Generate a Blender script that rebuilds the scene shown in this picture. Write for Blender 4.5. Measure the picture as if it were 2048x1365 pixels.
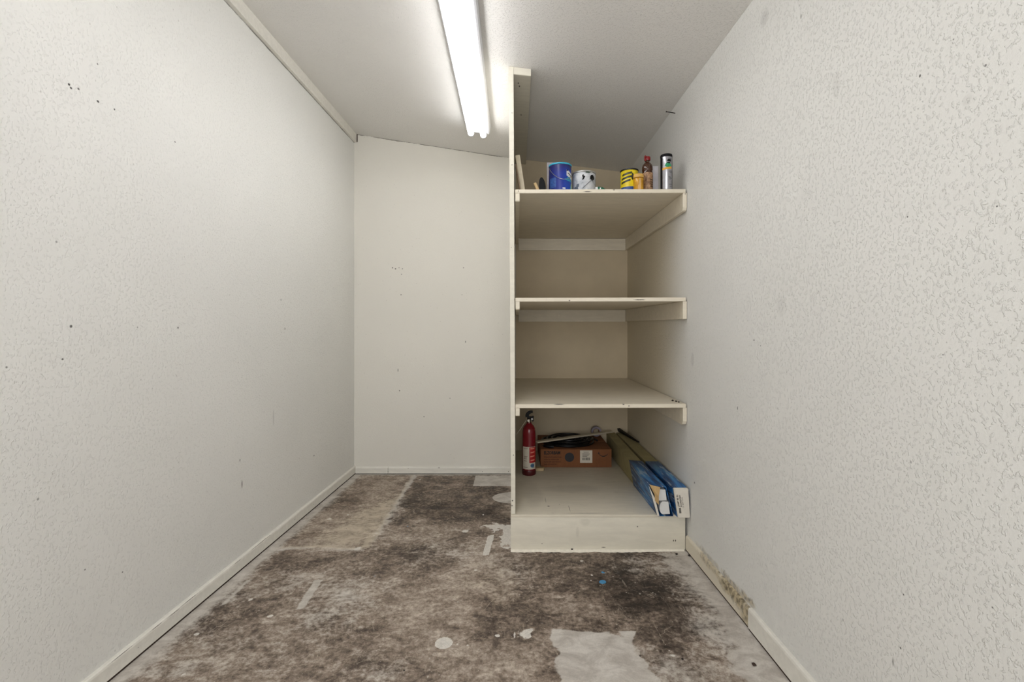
import bpy, bmesh, math, random
import numpy as np
from mathutils import Vector, Matrix, noise as mnoise

S = bpy.context.scene
C = S.collection
for o in list(bpy.data.objects):
    bpy.data.objects.remove(o, do_unlink=True)
PI = math.pi
random.seed(7)

# ------------------------------------------------------------------ camera, world, lights, exposure
cam_d = bpy.data.cameras.new('camera')
cam = bpy.data.objects.new('camera', cam_d)
C.objects.link(cam)
cam.location = (0, 0, 1.10)
cam.rotation_euler = (PI / 2, 0, 0)
cam_d.sensor_width = 36
cam_d.lens = 930 / 2048 * 36
cam_d.shift_x = -8 / 2048
cam_d.shift_y = -21.5 / 2048
cam_d.clip_start = 0.02
S.camera = cam
S.view_settings.view_transform = 'Standard'
S.view_settings.look = 'None'
S.view_settings.gamma = 1
S.view_settings.use_curve_mapping = False
S.view_settings.exposure = 0.16
world = bpy.data.worlds.new('world')
S.world = world
world.use_nodes = True
world.node_tree.nodes['Background'].inputs[0].default_value = (0.9, 0.92, 0.95, 1)
world.node_tree.nodes['Background'].inputs[1].default_value = 0.5
TUBE_STRENGTH = 10.8
# invented fill light behind the camera, set at the added doorway
ld = bpy.data.lights.new('rear_fill_light', 'AREA')
ld.shape = 'RECTANGLE'; ld.size = 1.7; ld.size_y = 1.6; ld.energy = 36.0; ld.color = (1.0, .992, .990)
lo = bpy.data.objects.new('rear_fill_light', ld); C.objects.link(lo)
lo.location = (-0.22, -1.40, 1.32); lo.rotation_euler = (PI / 2 + .04, 0, 0)

# ------------------------------------------------------------------ pixel <-> place measurements (photo frame 2048 x 1365)
VX, VY, F, H = 1032.0, 661.0, 930.0, 1.10
def at(px, py, Y): return Vector(((px - VX) * Y / F, Y, H - (py - VY) * Y / F))
def on_floor(px, py):
    Y = F * H / (py - VY); return ((px - VX) * Y / F, Y)
YB = 3.564                                       # back wall
def xl(Y): return -1.240 + 0.0204 * (Y - YB)     # left wall
RW = [(YB, .8546), (2.32, .856), (1.453, .869), (-1.3, .895)]
def xr(Y):
    for (a, xa), (b, xb) in zip(RW, RW[1:]):
        if Y >= b: return xa + (xb - xa) * (a - Y) / (a - b)
    return RW[-1][1]
def zc(X): return 2.606 - 0.154 * (X + 1.24) if X < 0 else 2.415 - .125 * X     # sloping ceiling
YR = -1.25                                       # wall behind the camera
YF = 2.32                                        # front of the shelving

# ------------------------------------------------------------------ materials
def sr(r, g, b):
    f = lambda c: (c / 255 / 12.92) if c / 255 <= .04045 else ((c / 255 + .055) / 1.055) ** 2.4
    return (f(r), f(g), f(b), 1)
class MT:
    """small node helper"""
    def __init__(s, name, rough=.6, metal=0.0, spec=.5):
        s.m = bpy.data.materials.new(name); s.m.use_nodes = True
        s.t = s.m.node_tree; s.b = s.t.nodes['Principled BSDF']
        s.b.inputs['Roughness'].default_value = rough
        s.b.inputs['Metallic'].default_value = metal
        s.b.inputs['Specular IOR Level'].default_value = spec
        s.co = s.t.nodes.new('ShaderNodeTexCoord').outputs['Object']
    def L(s, a, b): s.t.links.new(a, b)
    def n(s, k): return s.t.nodes.new(k)
    def put(s, sock, v):
        if hasattr(v, 'links') or isinstance(v, bpy.types.NodeSocket): s.L(v, sock)
        else: sock.default_value = v
    def scale(s, v, co=None):
        m = s.n('ShaderNodeVectorMath'); m.operation = 'MULTIPLY'
        s.L(co or s.co, m.inputs[0]); m.inputs[1].default_value = v; return m.outputs[0]
    def noise(s, sc, det=4, rough=.55, dist=0, co=None):
        n = s.n('ShaderNodeTexNoise'); s.L(co or s.co, n.inputs['Vector'])
        n.inputs['Scale'].default_value = sc; n.inputs['Detail'].default_value = det
        n.inputs['Roughness'].default_value = rough; n.inputs['Distortion'].default_value = dist
        return n.outputs['Fac']
    def vor(s, sc, co=None, feat='F1'):
        n = s.n('ShaderNodeTexVoronoi'); n.feature = feat; s.L(co or s.co, n.inputs['Vector'])
        n.inputs['Scale'].default_value = sc; return n
    def math(s, op, a, b=0.0, clamp=False):
        n = s.n('ShaderNodeMath'); n.operation = op; n.use_clamp = clamp
        s.put(n.inputs[0], a); s.put(n.inputs[1], b); return n.outputs[0]
    def mr(s, v, a, b, c=0.0, d=1.0, smooth=True):
        n = s.n('ShaderNodeMapRange'); n.interpolation_type = 'SMOOTHSTEP' if smooth else 'LINEAR'
        s.L(v, n.inputs['Value'])
        for k, x in zip(('From Min', 'From Max', 'To Min', 'To Max'), (a, b, c, d)): s.put(n.inputs[k], x)
        return n.outputs['Result']
    def mix(s, f, a, b, mode='MIX'):
        n = s.n('ShaderNodeMix'); n.data_type = 'RGBA'; n.blend_type = mode
        s.put(n.inputs[0], f); s.put(n.inputs[6], a); s.put(n.inputs[7], b); return n.outputs[2]
    def ramp(s, f, stops):
        n = s.n('ShaderNodeValToRGB'); s.L(f, n.inputs[0]); e = n.color_ramp.elements
        while len(e) < len(stops): e.new(.5)
        for q, (p, c) in zip(e, stops): q.position = p; q.color = c
        return n.outputs[0]
    def bump(s, h, dist, strength=1.0):
        n = s.n('ShaderNodeBump'); s.L(h, n.inputs['Height']); n.inputs['Distance'].default_value = dist
        n.inputs['Strength'].default_value = strength; s.L(n.outputs[0], s.b.inputs['Normal'])
    def col(s, v): s.put(s.b.inputs['Base Color'], v)
    def spots(s, lst, jitter=None):
        """soft blots: (x, y, z, rx, ry, rz, strength) -> the largest of them"""
        res = None
        for (x, y, z, a, b, c, k) in lst:
            v = s.n('ShaderNodeVectorMath'); v.operation = 'MULTIPLY_ADD'
            s.L(s.co, v.inputs[0]); v.inputs[1].default_value = (1 / a, 1 / b, 1 / c)
            v.inputs[2].default_value = (-x / a, -y / b, -z / c)
            l = s.n('ShaderNodeVectorMath'); l.operation = 'LENGTH'; s.L(v.outputs[0], l.inputs[0])
            d = l.outputs['Value']
            if jitter is not None: d = s.math('ADD', d, jitter)
            q = s.mr(d, 1.15, .45, 0.0, k)
            res = q if res is None else s.math('MAXIMUM', res, q)
        return res
def plain(name, c, rough=.6, metal=0, spec=.5, var=.10, sc=18, bump=0):
    m = MT(name, rough, metal, spec)
    n = m.noise(sc, 5)
    dk = tuple(x * (1 - 2 * var) for x in c[:3]) + (1,); lt = tuple(min(1, x * (1 + var)) for x in c[:3]) + (1,)
    m.col(m.ramp(n, [(.3, dk), (.7, lt)]))
    if bump: m.bump(m.noise(sc * 12, 3), bump)
    return m.m

def wall_material(name, c, dark_spots, stains=None, mold=None, tex=1.0, gain=1.0, crack=False, joint=None, warm_bounce=None):
    m = MT(name, .75, 0, .3)
    big = m.noise(1.3, 3)
    base = m.mix(m.mr(big, .35, .7), tuple(x * .965 for x in c[:3]) + (1,), c)
    fine = m.noise(150, 4, .65)
    pat = m.noise(125, 3, .6, .3, m.scale((1, 1, .8)))
    # knockdown texture: flattened blobs with crisp edges
    blob = m.mr(pat, .54, .64)
    h = m.math('ADD', m.math('MULTIPLY', blob, .8 * tex), m.math('MULTIPLY', fine, .9))
    m.bump(h, .0014 * gain, .75)
    # tiny dark specks, then denser flecks painting in shade of the wall texture
    v = m.vor(23); pit = m.math('MULTIPLY', m.mr(v.outputs['Distance'], .055, .02), m.mr(m.math('FRACT', m.math('MULTIPLY', v.outputs['Color'], 7.31)), .80, .81))
    v2 = m.vor(70, m.scale((1, 1, .5)))
    fleck_shade = m.math('MULTIPLY', m.mr(v2.outputs['Distance'], .16, .08), m.mr(m.math('FRACT', m.math('MULTIPLY', v2.outputs['Color'], 5.77)), .90, .91))
    cc = m.mix(m.math('MULTIPLY', pit, .25), base, sr(120, 112, 100))
    cc = m.mix(m.math('MULTIPLY', fleck_shade, .32), cc, sr(120, 112, 100))
    if stains:
        cc = m.mix(m.spots(stains), cc, sr(135, 132, 128))
    if dark_spots:
        jit = m.math('MULTIPLY', m.math('SUBTRACT', m.noise(160, 2), .5), .5)
        cc = m.mix(m.spots(dark_spots, jit), cc, sr(40, 35, 30))
    if mold:
        jit = m.math('MULTIPLY', m.math('SUBTRACT', m.noise(26, 6, .7), .5), 2.4)
        ms = m.spots(mold, jit)
        cc = m.mix(m.math('MULTIPLY', ms, .7), cc, m.ramp(m.noise(60, 4), [(.38, sr(84, 70, 38)), (.56, sr(188, 172, 138))]))
    if crack or joint:
        sp = m.n('ShaderNodeSeparateXYZ'); m.L(m.co, sp.inputs[0])
        if crack: line = m.math('ADD', m.math('MULTIPLY', sp.outputs[0], .154), m.math('SUBTRACT', sp.outputs[2], 2.415 - .0015))
        else: line = m.math('SUBTRACT', sp.outputs[2], joint)
        d = m.math('ABSOLUTE', line)
        k = m.mr(m.math('ADD', d, m.math('MULTIPLY', m.math('SUBTRACT', m.noise(9, 5, .7), .52), -.022 if crack else -.010)), .0045, .0010)
        cc = m.mix(m.math('MULTIPLY', k, .75), cc, sr(74, 66, 52))
    if warm_bounce:
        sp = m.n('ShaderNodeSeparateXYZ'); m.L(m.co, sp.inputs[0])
        cc = m.mix(m.math('MULTIPLY', m.mr(sp.outputs[1], 2.25, 2.9), m.mr(sp.outputs[2], 2.0, 1.7)), cc, m.mix(1.0, cc, sr(246, 235, 214), 'MULTIPLY'))  # warm bounced light of the closet painted in, stronger towards the back
    m.col(cc)
    return m.m

def lw(px, py, r, k, el=1.0, dy=1.0):     # a mark on the left wall
    Y = 1.0
    for _ in range(6): Y = F * xl(Y) / (px - VX)
    return (xl(Y), Y, H - (py - VY) * Y / F, 1, r * dy, r * el, k)
def rw(px, py, r, k, el=1.0, dy=1.0):
    Y = 1.5
    for _ in range(6): Y = F * xr(Y) / (px - VX)
    return (xr(Y), Y, H - (py - VY) * Y / F, 1, r * dy, r * el, k)
def bw(px, py, r, k, el=1.0):
    p = at(px, py, YB); return (p.x, YB, p.z, r, 1, r * el, k)

left_marks = [lw(138, 169, .0042, .95), lw(142, 176, .0042, .9), lw(157, 178, .004, .8), lw(196, 203, .0042, .9, 1, 1.3),
              lw(229, 219, .0036, .85), lw(195, 128, .003, .7), (*lw(350, 284, .0035, .8)[:7],), lw(142, 653, .005, .85),
              lw(125, 719, .0035, .8), lw(13, 735, .003, .7), lw(356, 656, .0045, .75), lw(570, 658, .005, .7, 1.6),
              lw(484, 969, .0042, .8, 5.0), lw(628, 912, .006, .9), lw(480, 921, .004, .6, 2), lw(547, 835, .008, .18, 6),
              lw(113, 484, .004, .5), lw(76, 999, .004, .55), lw(275, 655, .003, .5), (*lw(245, 1145, .003, .8)[:7],),
              lw(170, 1140, .003, .7), lw(562, 600, .012, .25, .6)]
right_marks = [rw(1840, 152, .003, .85, 1.3), rw(1971, 131, .003, .7), rw(1907, 79, .002, .6), rw(1994, 413, .002, .85), rw(1815, 434, .0022, .85),
               rw(1508, 681, .004, .8), rw(1521, 692, .003, .6), rw(1453, 85, .002, .6), rw(1475, 817, .004, .7, 2), rw(1389, 966, .006, .8),
               rw(1807, 1190, .0025, .85), rw(1801, 1297, .003, .85), rw(1985, 1216, .002, .8), rw(1822, 925, .002, .6, 2), rw(1686, 1241, .0025, .5, 2),
               rw(1602, 33, .003, .6, 2.5), rw(1886, 710, .0018, .7), rw(1786, 1325, .003, .5, 4), rw(1600, 1040, .002, .5)]
right_stains = [rw(1529, 36, .030, .24), rw(1672, 170, .022, .13, 1.9, .8), rw(1562, 612, .030, .12, 1.3), rw(1935, 200, .012, .16), rw(1385, 720, .02, .2, 2)]
right_mold = [(xr(1.85), 1.85, .085, 1, .15, .022, .9), (xr(1.74), 1.74, .095, 1, .06, .020, 1.0), (xr(2.1), 2.08, .085, 1, .16, .018, .55)]
back_marks = [bw(785, 536, .006, .8), bw(791, 538, .006, .8), bw(798, 536, .005, .6), bw(805, 538, .005, .6), bw(803, 549, .005, .5),
              bw(802, 590, .005, .8), bw(927, 536, .005, .7), bw(931, 634 + 50, .005, .6, 2), bw(796, 741, .005, .55, 3), bw(799, 782, .006, .7),
              bw(848, 834, .005, .7), bw(900, 797, .005, .5), bw(924, 590, .004, .5)]
WALL = sr(229, 228.4, 224)
m_left = wall_material('paint_left_wall', WALL, left_marks, None, None, 1.0, joint=2.5385)
m_right = wall_material('paint_right_wall', WALL, right_marks, right_stains, right_mold, 1.25, 1.15, warm_bounce=True)
m_back = wall_material('paint_back_wall', sr(228, 225, 216), back_marks, None, None, .4, .6, crack=True)
m_ceil = wall_material('paint_ceiling', sr(233, 231, 227), None, None, None, 1.1, 1.2)
m_rear = wall_material('paint_rear_wall', WALL, None)

def paint_wood(name, c, marks=None, worn=0.25, rough=.5):
    m = MT(name, rough, 0, .4)
    g = m.noise(9, 6, .6, .4, m.scale((1, 5, 5)))
    base = m.mix(m.mr(g, .35, .7), tuple(x * .92 for x in c[:3]) + (1,), c)
    w = m.mr(m.noise(7, 8, .7, .3, m.scale((1, 2.2, 1))), .60, .78)
    cc = m.mix(m.math('MULTIPLY', w, worn), base, sr(138, 124, 104))
    v = m.vor(16); pit = m.math('MULTIPLY', m.mr(v.outputs['Distance'], .06, .03), m.mr(m.math('FRACT', m.math('MULTIPLY', v.outputs['Color'], 7.31)), .78, .79))
    cc = m.mix(m.math('MULTIPLY', pit, .7), cc, sr(60, 48, 36))
    if marks:
        jit = m.math('MULTIPLY', m.math('SUBTRACT', m.noise(220, 2), .5), .7)
        cc = m.mix(m.spots(marks, jit), cc, sr(52, 44, 36))
    m.col(cc)
    m.bump(m.noise(60, 4, .6, 0, m.scale((.35, 1, 1))), .0009, .6)
    return m.m
def fr(px, py, rx, rz, k):                # a scuff on the front of the shelving
    p = at(px, py, YF); return (p.x, YF, p.z, rx, .02, rz, k)
CREAM = sr(229, 220, 201)
shelf_marks = [fr(1175, 383.5, .022, .0028, .8), fr(1228, 380, .006, .003, .8), fr(1279, 600, .034, .0030, .9), fr(1139, 601.5, .004, .004, .8),
               fr(1118, 809.5, .028, .0028, .75), fr(1247, 809.5, .006, .003, .85), fr(1258, 812.5, .005, .003, .85), fr(1037, 382.5, .003, .003, .7)]
m_shelf = paint_wood('shelf_paint', CREAM, shelf_marks, .35)
m_panel = paint_wood('panel_paint', sr(226, 221, 206), [fr(1024, 330, .003, .003, .9), fr(1026, 300, .002, .003, .8), fr(1027, 911, .003, .004, .9), fr(1025, 1002, .004, .005, .9),
                                                       fr(1029, 600, .003, .004, .5), fr(1024, 226, .003, .003, .6), fr(1024, 1012, .006, .004, .6)], .15)
m_cleat = paint_wood('cleat_paint', CREAM, None, .15)
m_plinth = paint_wood('plinth_paint', sr(222, 216, 200), [fr(1347, 1082, .0028, .006, 1), fr(1351, 1082, .0028, .006, 1), fr(1275, 1054, .004, .004, .8), fr(1207, 1095.5, .012, .003, .8),
                                                         fr(1170, 1045, .03, .02, .12), fr(1155, 1065, .01, .03, .10), fr(1084, 1088, .003, .003, .7)], .06)
m_deck = paint_wood('deck_paint', sr(222, 214, 196), [(.2755, 2.40, .18, .0016, .045, 1, .85), (.17, 2.43, .18, .007, .008, 1, .9), (.16, 2.52, .18, .003, .05, 1, .35),
                                                     (.35, 2.337, .18, .12, .0035, 1, .55), (.33, 2.7, .18, .2, .08, 1, .16), (.1, 2.6, .18, .06, .2, 1, .12)], .40)
m_trim = paint_wood('trim_paint', sr(228, 225, 216), None, .10)
bmk = [(xl(y) + .014, y, z, .03, L, .0012, .85) for y, z, L in ((2.29, .056, .11), (2.10, .054, .03), (1.80, .056, .05), (1.72, .054, .035), (1.64, .055, .03), (1.50, .056, .05), (2.85, .030, .006), (2.62, .034, .008), (1.56, .035, .003))]
m_base = paint_wood('baseboard_paint', sr(228, 225, 216), bmk, .08)
m_gap = plain('dark_gap_fill', sr(52, 36, 26), .9)

def base_right_mat():
    m = MT('stained_baseboard_paint', .6, 0, .3)
    c = sr(216, 208, 190)
    jit = m.math('MULTIPLY', m.math('SUBTRACT', m.noise(22, 7, .72), .5), 2.6)
    s_ = m.spots([(.85, 1.82, .065, 1, .16, .035, 1.0), (.85, 2.05, .07, 1, .13, .02, .6), (.85, 1.73, .05, 1, .045, .06, .9)], jit)
    cc = m.mix(m.math('MULTIPLY', s_, .85), c, m.ramp(m.noise(55, 5), [(.38, sr(74, 60, 32)), (.58, sr(190, 174, 140))]))
    m.col(cc); m.bump(m.noise(70, 5), .001, .7)
    return m.m
m_base_r = base_right_mat()

# ------------------------------------------------------------------ mesh helpers
def fin(name, bm, mat, parent=None, smooth=False, recalc=True):
    if recalc: bmesh.ops.recalc_face_normals(bm, faces=bm.faces)
    me = bpy.data.meshes.new(name); bm.to_mesh(me); bm.free()
    for m in (mat if isinstance(mat, (list, tuple)) else [mat]): me.materials.append(m)
    if smooth:
        for p in me.polygons: p.use_smooth = True
        me.set_sharp_from_angle(angle=math.radians(38))
    o = bpy.data.objects.new(name, me); C.objects.link(o)
    if parent: o.parent = parent; o.matrix_parent_inverse = parent.matrix_world.inverted() if parent.parent is None and False else Matrix()
    return o
def box(bm, x0, x1, y0, y1, z0, z1, bev=0.0):
    vs = [bm.verts.new((x, y, z)) for x in (x0, x1) for y in (y0, y1) for z in (z0, z1)]
    fs = [(0, 1, 3, 2), (4, 6, 7, 5), (0, 4, 5, 1), (2, 3, 7, 6), (0, 2, 6, 4), (1, 5, 7, 3)]
    F_ = [bm.faces.new([vs[i] for i in f]) for f in fs]
    if bev:
        es = list({e for f in F_ for e in f.edges})
        bmesh.ops.bevel(bm, geom=es, offset=bev, segments=2, affect='EDGES', profile=.6)
    return vs
def mk_box(name, mat, parent, *a, bev=0.0, smooth=True):
    bm = bmesh.new(); box(bm, *a, bev=bev); return fin(name, bm, mat, parent, smooth=bool(bev) and smooth)
def hexa(bm, pts, bev=0.0):
    """8 corners: bottom 4 (ccw), top 4"""
    v = [bm.verts.new(p) for p in pts]
    F_ = [bm.faces.new([v[i] for i in f]) for f in ((3, 2, 1, 0), (4, 5, 6, 7), (0, 1, 5, 4), (1, 2, 6, 5), (2, 3, 7, 6), (3, 0, 4, 7))]
    if bev: bmesh.ops.bevel(bm, geom=list({e for f in F_ for e in f.edges}), offset=bev, segments=2, affect='EDGES')
def prism(bm, loop, vec):
    a = [bm.verts.new(p) for p in loop]; b = [bm.verts.new(Vector(p) + Vector(vec)) for p in loop]
    bm.faces.new(a[::-1]); bm.faces.new(b)
    for i in range(len(a)):
        j = (i + 1) % len(a); bm.faces.new((a[i], a[j], b[j], b[i]))
def lathe(bm, prof, seg=40, c=(0, 0, 0), mi=None):
    rings = []
    for r, z in prof:
        if r < 1e-6: rings.append([bm.verts.new((c[0], c[1], c[2] + z))])
        else: rings.append([bm.verts.new((c[0] + r * math.cos(2 * PI * i / seg), c[1] + r * math.sin(2 * PI * i / seg), c[2] + z)) for i in range(seg)])
    for a, b in zip(rings, rings[1:]):
        for i in range(seg):
            j = (i + 1) % seg
            if len(a) == 1 and len(b) == 1: continue
            if len(a) == 1: bm.faces.new((a[0], b[i], b[j]))
            elif len(b) == 1: bm.faces.new((a[i], a[j], b[0]))
            else: bm.faces.new((a[i], a[j], b[j], b[i]))
def tube(bm, pts, r, seg=10, cap=True, up=(0, 0, 1)):
    pts = [Vector(p) for p in pts]; rings = []
    prev = None
    for i, p in enumerate(pts):
        t = (pts[min(i + 1, len(pts) - 1)] - pts[max(i - 1, 0)]).normalized()
        if prev is None:
            u = Vector(up).cross(t)
            if u.length < .05: u = Vector((1, 0, 0)).cross(t)
            u.normalize()
        else:
            u = (prev - t * prev.dot(t)).normalized()
        prev = u; w = t.cross(u)
        rr = r[i] if isinstance(r, (list, tuple)) else r
        rings.append([bm.verts.new(p + u * (rr * math.cos(2 * PI * k / seg)) + w * (rr * math.sin(2 * PI * k / seg))) for k in range(seg)])
    for a, b in zip(rings, rings[1:]):
        for k in range(seg):
            j = (k + 1) % seg; bm.faces.new((a[k], a[j], b[j], b[k]))
    if cap: bm.faces.new(rings[0][::-1]); bm.faces.new(rings[-1])
def patch(bm, c, r, z0, z1, a0, a1, seg=14, th=.0006, skew=0.0):
    """curved sticker on a can; angle 0 faces the camera (-Y), positive to +X"""
    P = []
    for i in range(seg + 1):
        a = a0 + (a1 - a0) * i / seg; dz = skew * i / seg
        for rr in (r + .0002, r + .0002 + th):
            for z in (z0 + dz, z1 + dz): P.append(bm.verts.new((c[0] + rr * math.sin(a), c[1] - rr * math.cos(a), c[2] + z)))
    for i in range(seg):
        q = P[4 * i:4 * i + 8]
        bm.faces.new((q[2], q[6], q[7], q[3])); bm.faces.new((q[0], q[1], q[5], q[4]))
        bm.faces.new((q[0], q[4], q[6], q[2])); bm.faces.new((q[1], q[3], q[7], q[5]))
    bm.faces.new((P[0], P[2], P[3], P[1])); bm.faces.new(P[-4:][0:1] + [P[-3], P[-1], P[-2]])
def blotch(bm, c, r, zc_, ac, rz, ra, n=22, seed=1, th=.0008, rag=.25):
    """ragged curved blot on a can"""
    rnd = random.Random(seed); top = []; ce = []
    k1, k2 = rnd.random() * 6, rnd.random() * 6
    for i in range(n):
        t = 2 * PI * i / n; s_ = 1 + rag * (math.sin(3 * t + k1) * .6 + math.sin(5 * t + k2) * .4)
        a = ac + ra * s_ * math.cos(t); z = zc_ + rz * s_ * math.sin(t)
        top.append((a, z))
    def pt(a, z, rr): return (c[0] + rr * math.sin(a), c[1] - rr * math.cos(a), c[2] + z)
    o = [bm.verts.new(pt(a, z, r + .0004 + th)) for a, z in top]; b = [bm.verts.new(pt(a, z, r + .0002)) for a, z in top]
    m = bm.verts.new(pt(ac, zc_, r + .0004 + th))
    for i in range(n):
        j = (i + 1) % n; bm.faces.new((o[i], o[j], m)); bm.faces.new((b[i], b[j], o[j], o[i]))
def thing(name, label, cat, loc=(0, 0, 0), rz=0, group=None):
    o = bpy.data.objects.new(name, None); C.objects.link(o); o.location = loc; o.rotation_euler = (0, 0, rz)
    o.empty_display_size = .05
    o['label'] = label; o['category'] = cat
    if group: o['group'] = group
    return o
def tag(o, label, cat, group=None):
    o['label'] = label; o['category'] = cat
    if group: o['group'] = group
    return o
def struct(name, bm, mat, parent=None, smooth=False):
    o = fin(name, bm, mat, parent, smooth)
    if parent is None: o['kind'] = 'structure'
    return o
def text_part(name, body, size, mat, parent, mtx, ext=.0003, width=None, bold=0.0):
    cu = bpy.data.curves.new(name, 'FONT'); cu.body = body; cu.size = size; cu.extrude = ext
    cu.offset = bold; cu.align_x = 'LEFT'; cu.resolution_u = 2
    tmp = bpy.data.objects.new(name + '_tmp', cu); C.objects.link(tmp)
    dg = bpy.context.evaluated_depsgraph_get(); me = bpy.data.meshes.new_from_object(tmp.evaluated_get(dg))
    bpy.data.objects.remove(tmp, do_unlink=True)
    if width:
        w = max(v.co.x for v in me.vertices) - min(v.co.x for v in me.vertices)
        for v in me.vertices: v.co.x *= width / w
    me.transform(mtx); me.materials.clear(); me.materials.append(mat)
    o = bpy.data.objects.new(name, me); C.objects.link(o); o.parent = parent
    return o
FACE = Matrix(((1, 0, 0, 0), (0, 0, -1, 0), (0, 1, 0, 0), (0, 0, 0, 1)))    # text upright, reads from -Y

# ------------------------------------------------------------------ the room shell
T = .06
# floor: fine grid carrying hand-placed wear masks
def floor_obj():
    xs = np.linspace(-1.36, .92, 457)
    ys = np.concatenate([np.arange(YR - .06, 1.20, .05), np.arange(1.20, YB + .004, .0055), [YB + .06]])
    X, Y = np.meshgrid(xs, ys)
    # cheap value noise
    def vn(sc, seed):
        r = np.random.RandomState(seed).rand(64, 64)
        u = (X * sc) % 63; v = (Y * sc) % 63
        i = np.floor(u).astype(int); j = np.floor(v).astype(int); a = u - i; b = v - j
        a = a * a * (3 - 2 * a); b = b * b * (3 - 2 * b)
        g = lambda ii, jj: r[ii % 64, jj % 64]
        return g(i, j) * (1 - a) * (1 - b) + g(i + 1, j) * a * (1 - b) + g(i, j + 1) * (1 - a) * b + g(i + 1, j + 1) * a * b
    def fb(sc, seed): return (vn(sc, seed) + .5 * vn(sc * 2.1, seed + 1) + .25 * vn(sc * 4.3, seed + 2)) / 1.75 - .5
    n1, n2 = fb(7, 3), fb(24, 9)
    def sdf_poly(pp, wob=.0):
        q = [on_floor(*p) for p in pp]
        d = np.full(X.shape, 1e9); inside = np.zeros(X.shape, bool)
        xx = X + wob * n2; yy = Y + wob * n1
        for (x0, y0), (x1, y1) in zip(q, q[1:] + q[:1]):
            ex, ey = x1 - x0, y1 - y0; t = np.clip(((xx - x0) * ex + (yy - y0) * ey) / (ex * ex + ey * ey), 0, 1)
            d = np.minimum(d, np.hypot(xx - x0 - t * ex, yy - y0 - t * ey))
            c = ((y0 > yy) != (y1 > yy)) & (xx < (x1 - x0) * (yy - y0) / (y1 - y0 + 1e-12) + x0); inside ^= c
        return np.where(inside, -d, d)
    def sdf_line(pp, w, wob=0):
        q = [on_floor(*p) for p in pp]; d = np.full(X.shape, 1e9)
        xx = X + wob * n2; yy = Y + wob * n1
        for (x0, y0), (x1, y1) in zip(q, q[1:]):
            ex, ey = x1 - x0, y1 - y0; t = np.clip(((xx - x0) * ex + (yy - y0) * ey) / (ex * ex + ey * ey), 0, 1)
            d = np.minimum(d, np.hypot(xx - x0 - t * ex, yy - y0 - t * ey))
        return d - w
    def sdf_ell(px, py, rpx, rpy, wob=0):
        cx, cy = on_floor(px, py); rx = rpx * cy / F; ry = abs(on_floor(px, py + rpy)[1] - on_floor(px, py - rpy)[1]) / 2
        return (np.hypot((X + wob * n2 - cx) / rx, (Y + wob * n1 - cy) / ry) - 1) * min(rx, ry)
    fill = lambda d, soft: np.clip(.5 - d / soft, 0, 1)
    pale = np.zeros(X.shape); dark = np.zeros(X.shape); white = np.zeros(X.shape); warm = np.zeros(X.shape)
    def P(a, d, soft, k):  np.maximum(a, k * fill(d, soft), out=a)
    # grey film along the walls
    wl = X - (-1.226 + .0204 * (Y - YB)); P(pale, wl - .07 - .06 * n1, .13, .80); P(pale, wl - .05, .03, .85)
    P(pale, (YB - Y) - .045, .06, .85)
    wr = .850 - X; near = np.clip((2.32 - Y) / .1, 0, 1)
    P(pale, wr - .09 - .06 * n1, .10, .85); P(pale, wr - .20 - .14 * n1, .20, .52)
    P(pale, sdf_poly([(1372, 1102), (1455, 1200), (1420, 1230), (1390, 1170), (1310, 1112)], .08), .05, .62)
    P(pale, sdf_poly([(1455, 1300), (1500, 1290), (1582, 1365), (1500, 1380), (1470, 1330)], .08), .05, .95)
    P(pale, sdf_poly([(1450, 1230), (1490, 1260), (1475, 1300), (1430, 1285)], .08), .06, .7)
    # lighter rectangle in the far left corner with worn bright rim
    P(warm, sdf_poly([(722, 952), (826, 952), (742, 1102), (560, 1098)], .03), .10, .55)
    P(pale, sdf_poly([(800, 990), (815, 1000), (742, 1100), (600, 1097), (680, 1040), (760, 1000)], .10), .20, .62)
    P(pale, sdf_line([(828, 953), (800, 995)], .018, .03), .03, .85)
    P(pale, sdf_line([(800, 995), (770, 1045), (722, 1100)], .022, .06), .06, .9)
    P(pale, sdf_line([(720, 1101), (640, 1092), (560, 1101)], .016, .05), .05, .95)
    P(white, sdf_ell(716, 1098, 8, 4, .05), .012, .6)
    P(white, sdf_line([(722, 1100), (745, 1070), (772, 1040)], .012, .06), .05, .50); P(white, sdf_line([(560, 1101), (640, 1094), (720, 1101)], .008, .05), .035, .55)
    P(white, sdf_line([(828, 953), (800, 995)], .010, .03), .025, .45); P(white, sdf_ell(700, 1082, 40, 14, .1), .20, .36)
    # pale tile ghosts, tape marks, circles
    P(pale, sdf_poly([(951, 952), (1040, 952), (1040, 973), (946, 973)]), .008, .95)
    P(pale, sdf_ell(1030, 996, 45, 11.5), .006, 1.0)
    P(white, sdf_poly([(976, 1072), (989, 1070), (978, 1111), (964, 1112)], .006), .006, .75)
    P(pale, sdf_poly([(628, 1162), (646, 1160), (608, 1217), (592, 1219)], .015), .010, .95)
    P(pale, sdf_poly([(494, 1160), (508, 1158), (452, 1210), (430, 1219)], .02), .02, .70)
    P(white, sdf_ell(887.5, 1287, 18, 12), .005, .80)
    P(pale, sdf_poly([(1106, 1263), (1215, 1263), (1262, 1285), (1290, 1330), (1350, 1400), (1122, 1400), (1117, 1330)], .05), .018, .98)
    P(pale, sdf_poly([(1240, 1264), (1272, 1264), (1262, 1290), (1252, 1283)], .03), .012, .98)
    P(pale, sdf_poly([(1262, 1285), (1440, 1300), (1520, 1365), (1500, 1400), (1300, 1400)], .15), .20, .50)
    P(pale, sdf_poly([(1105, 1262), (1128, 1262), (1122, 1288), (1112, 1286)], .02), .008, 1)
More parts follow.
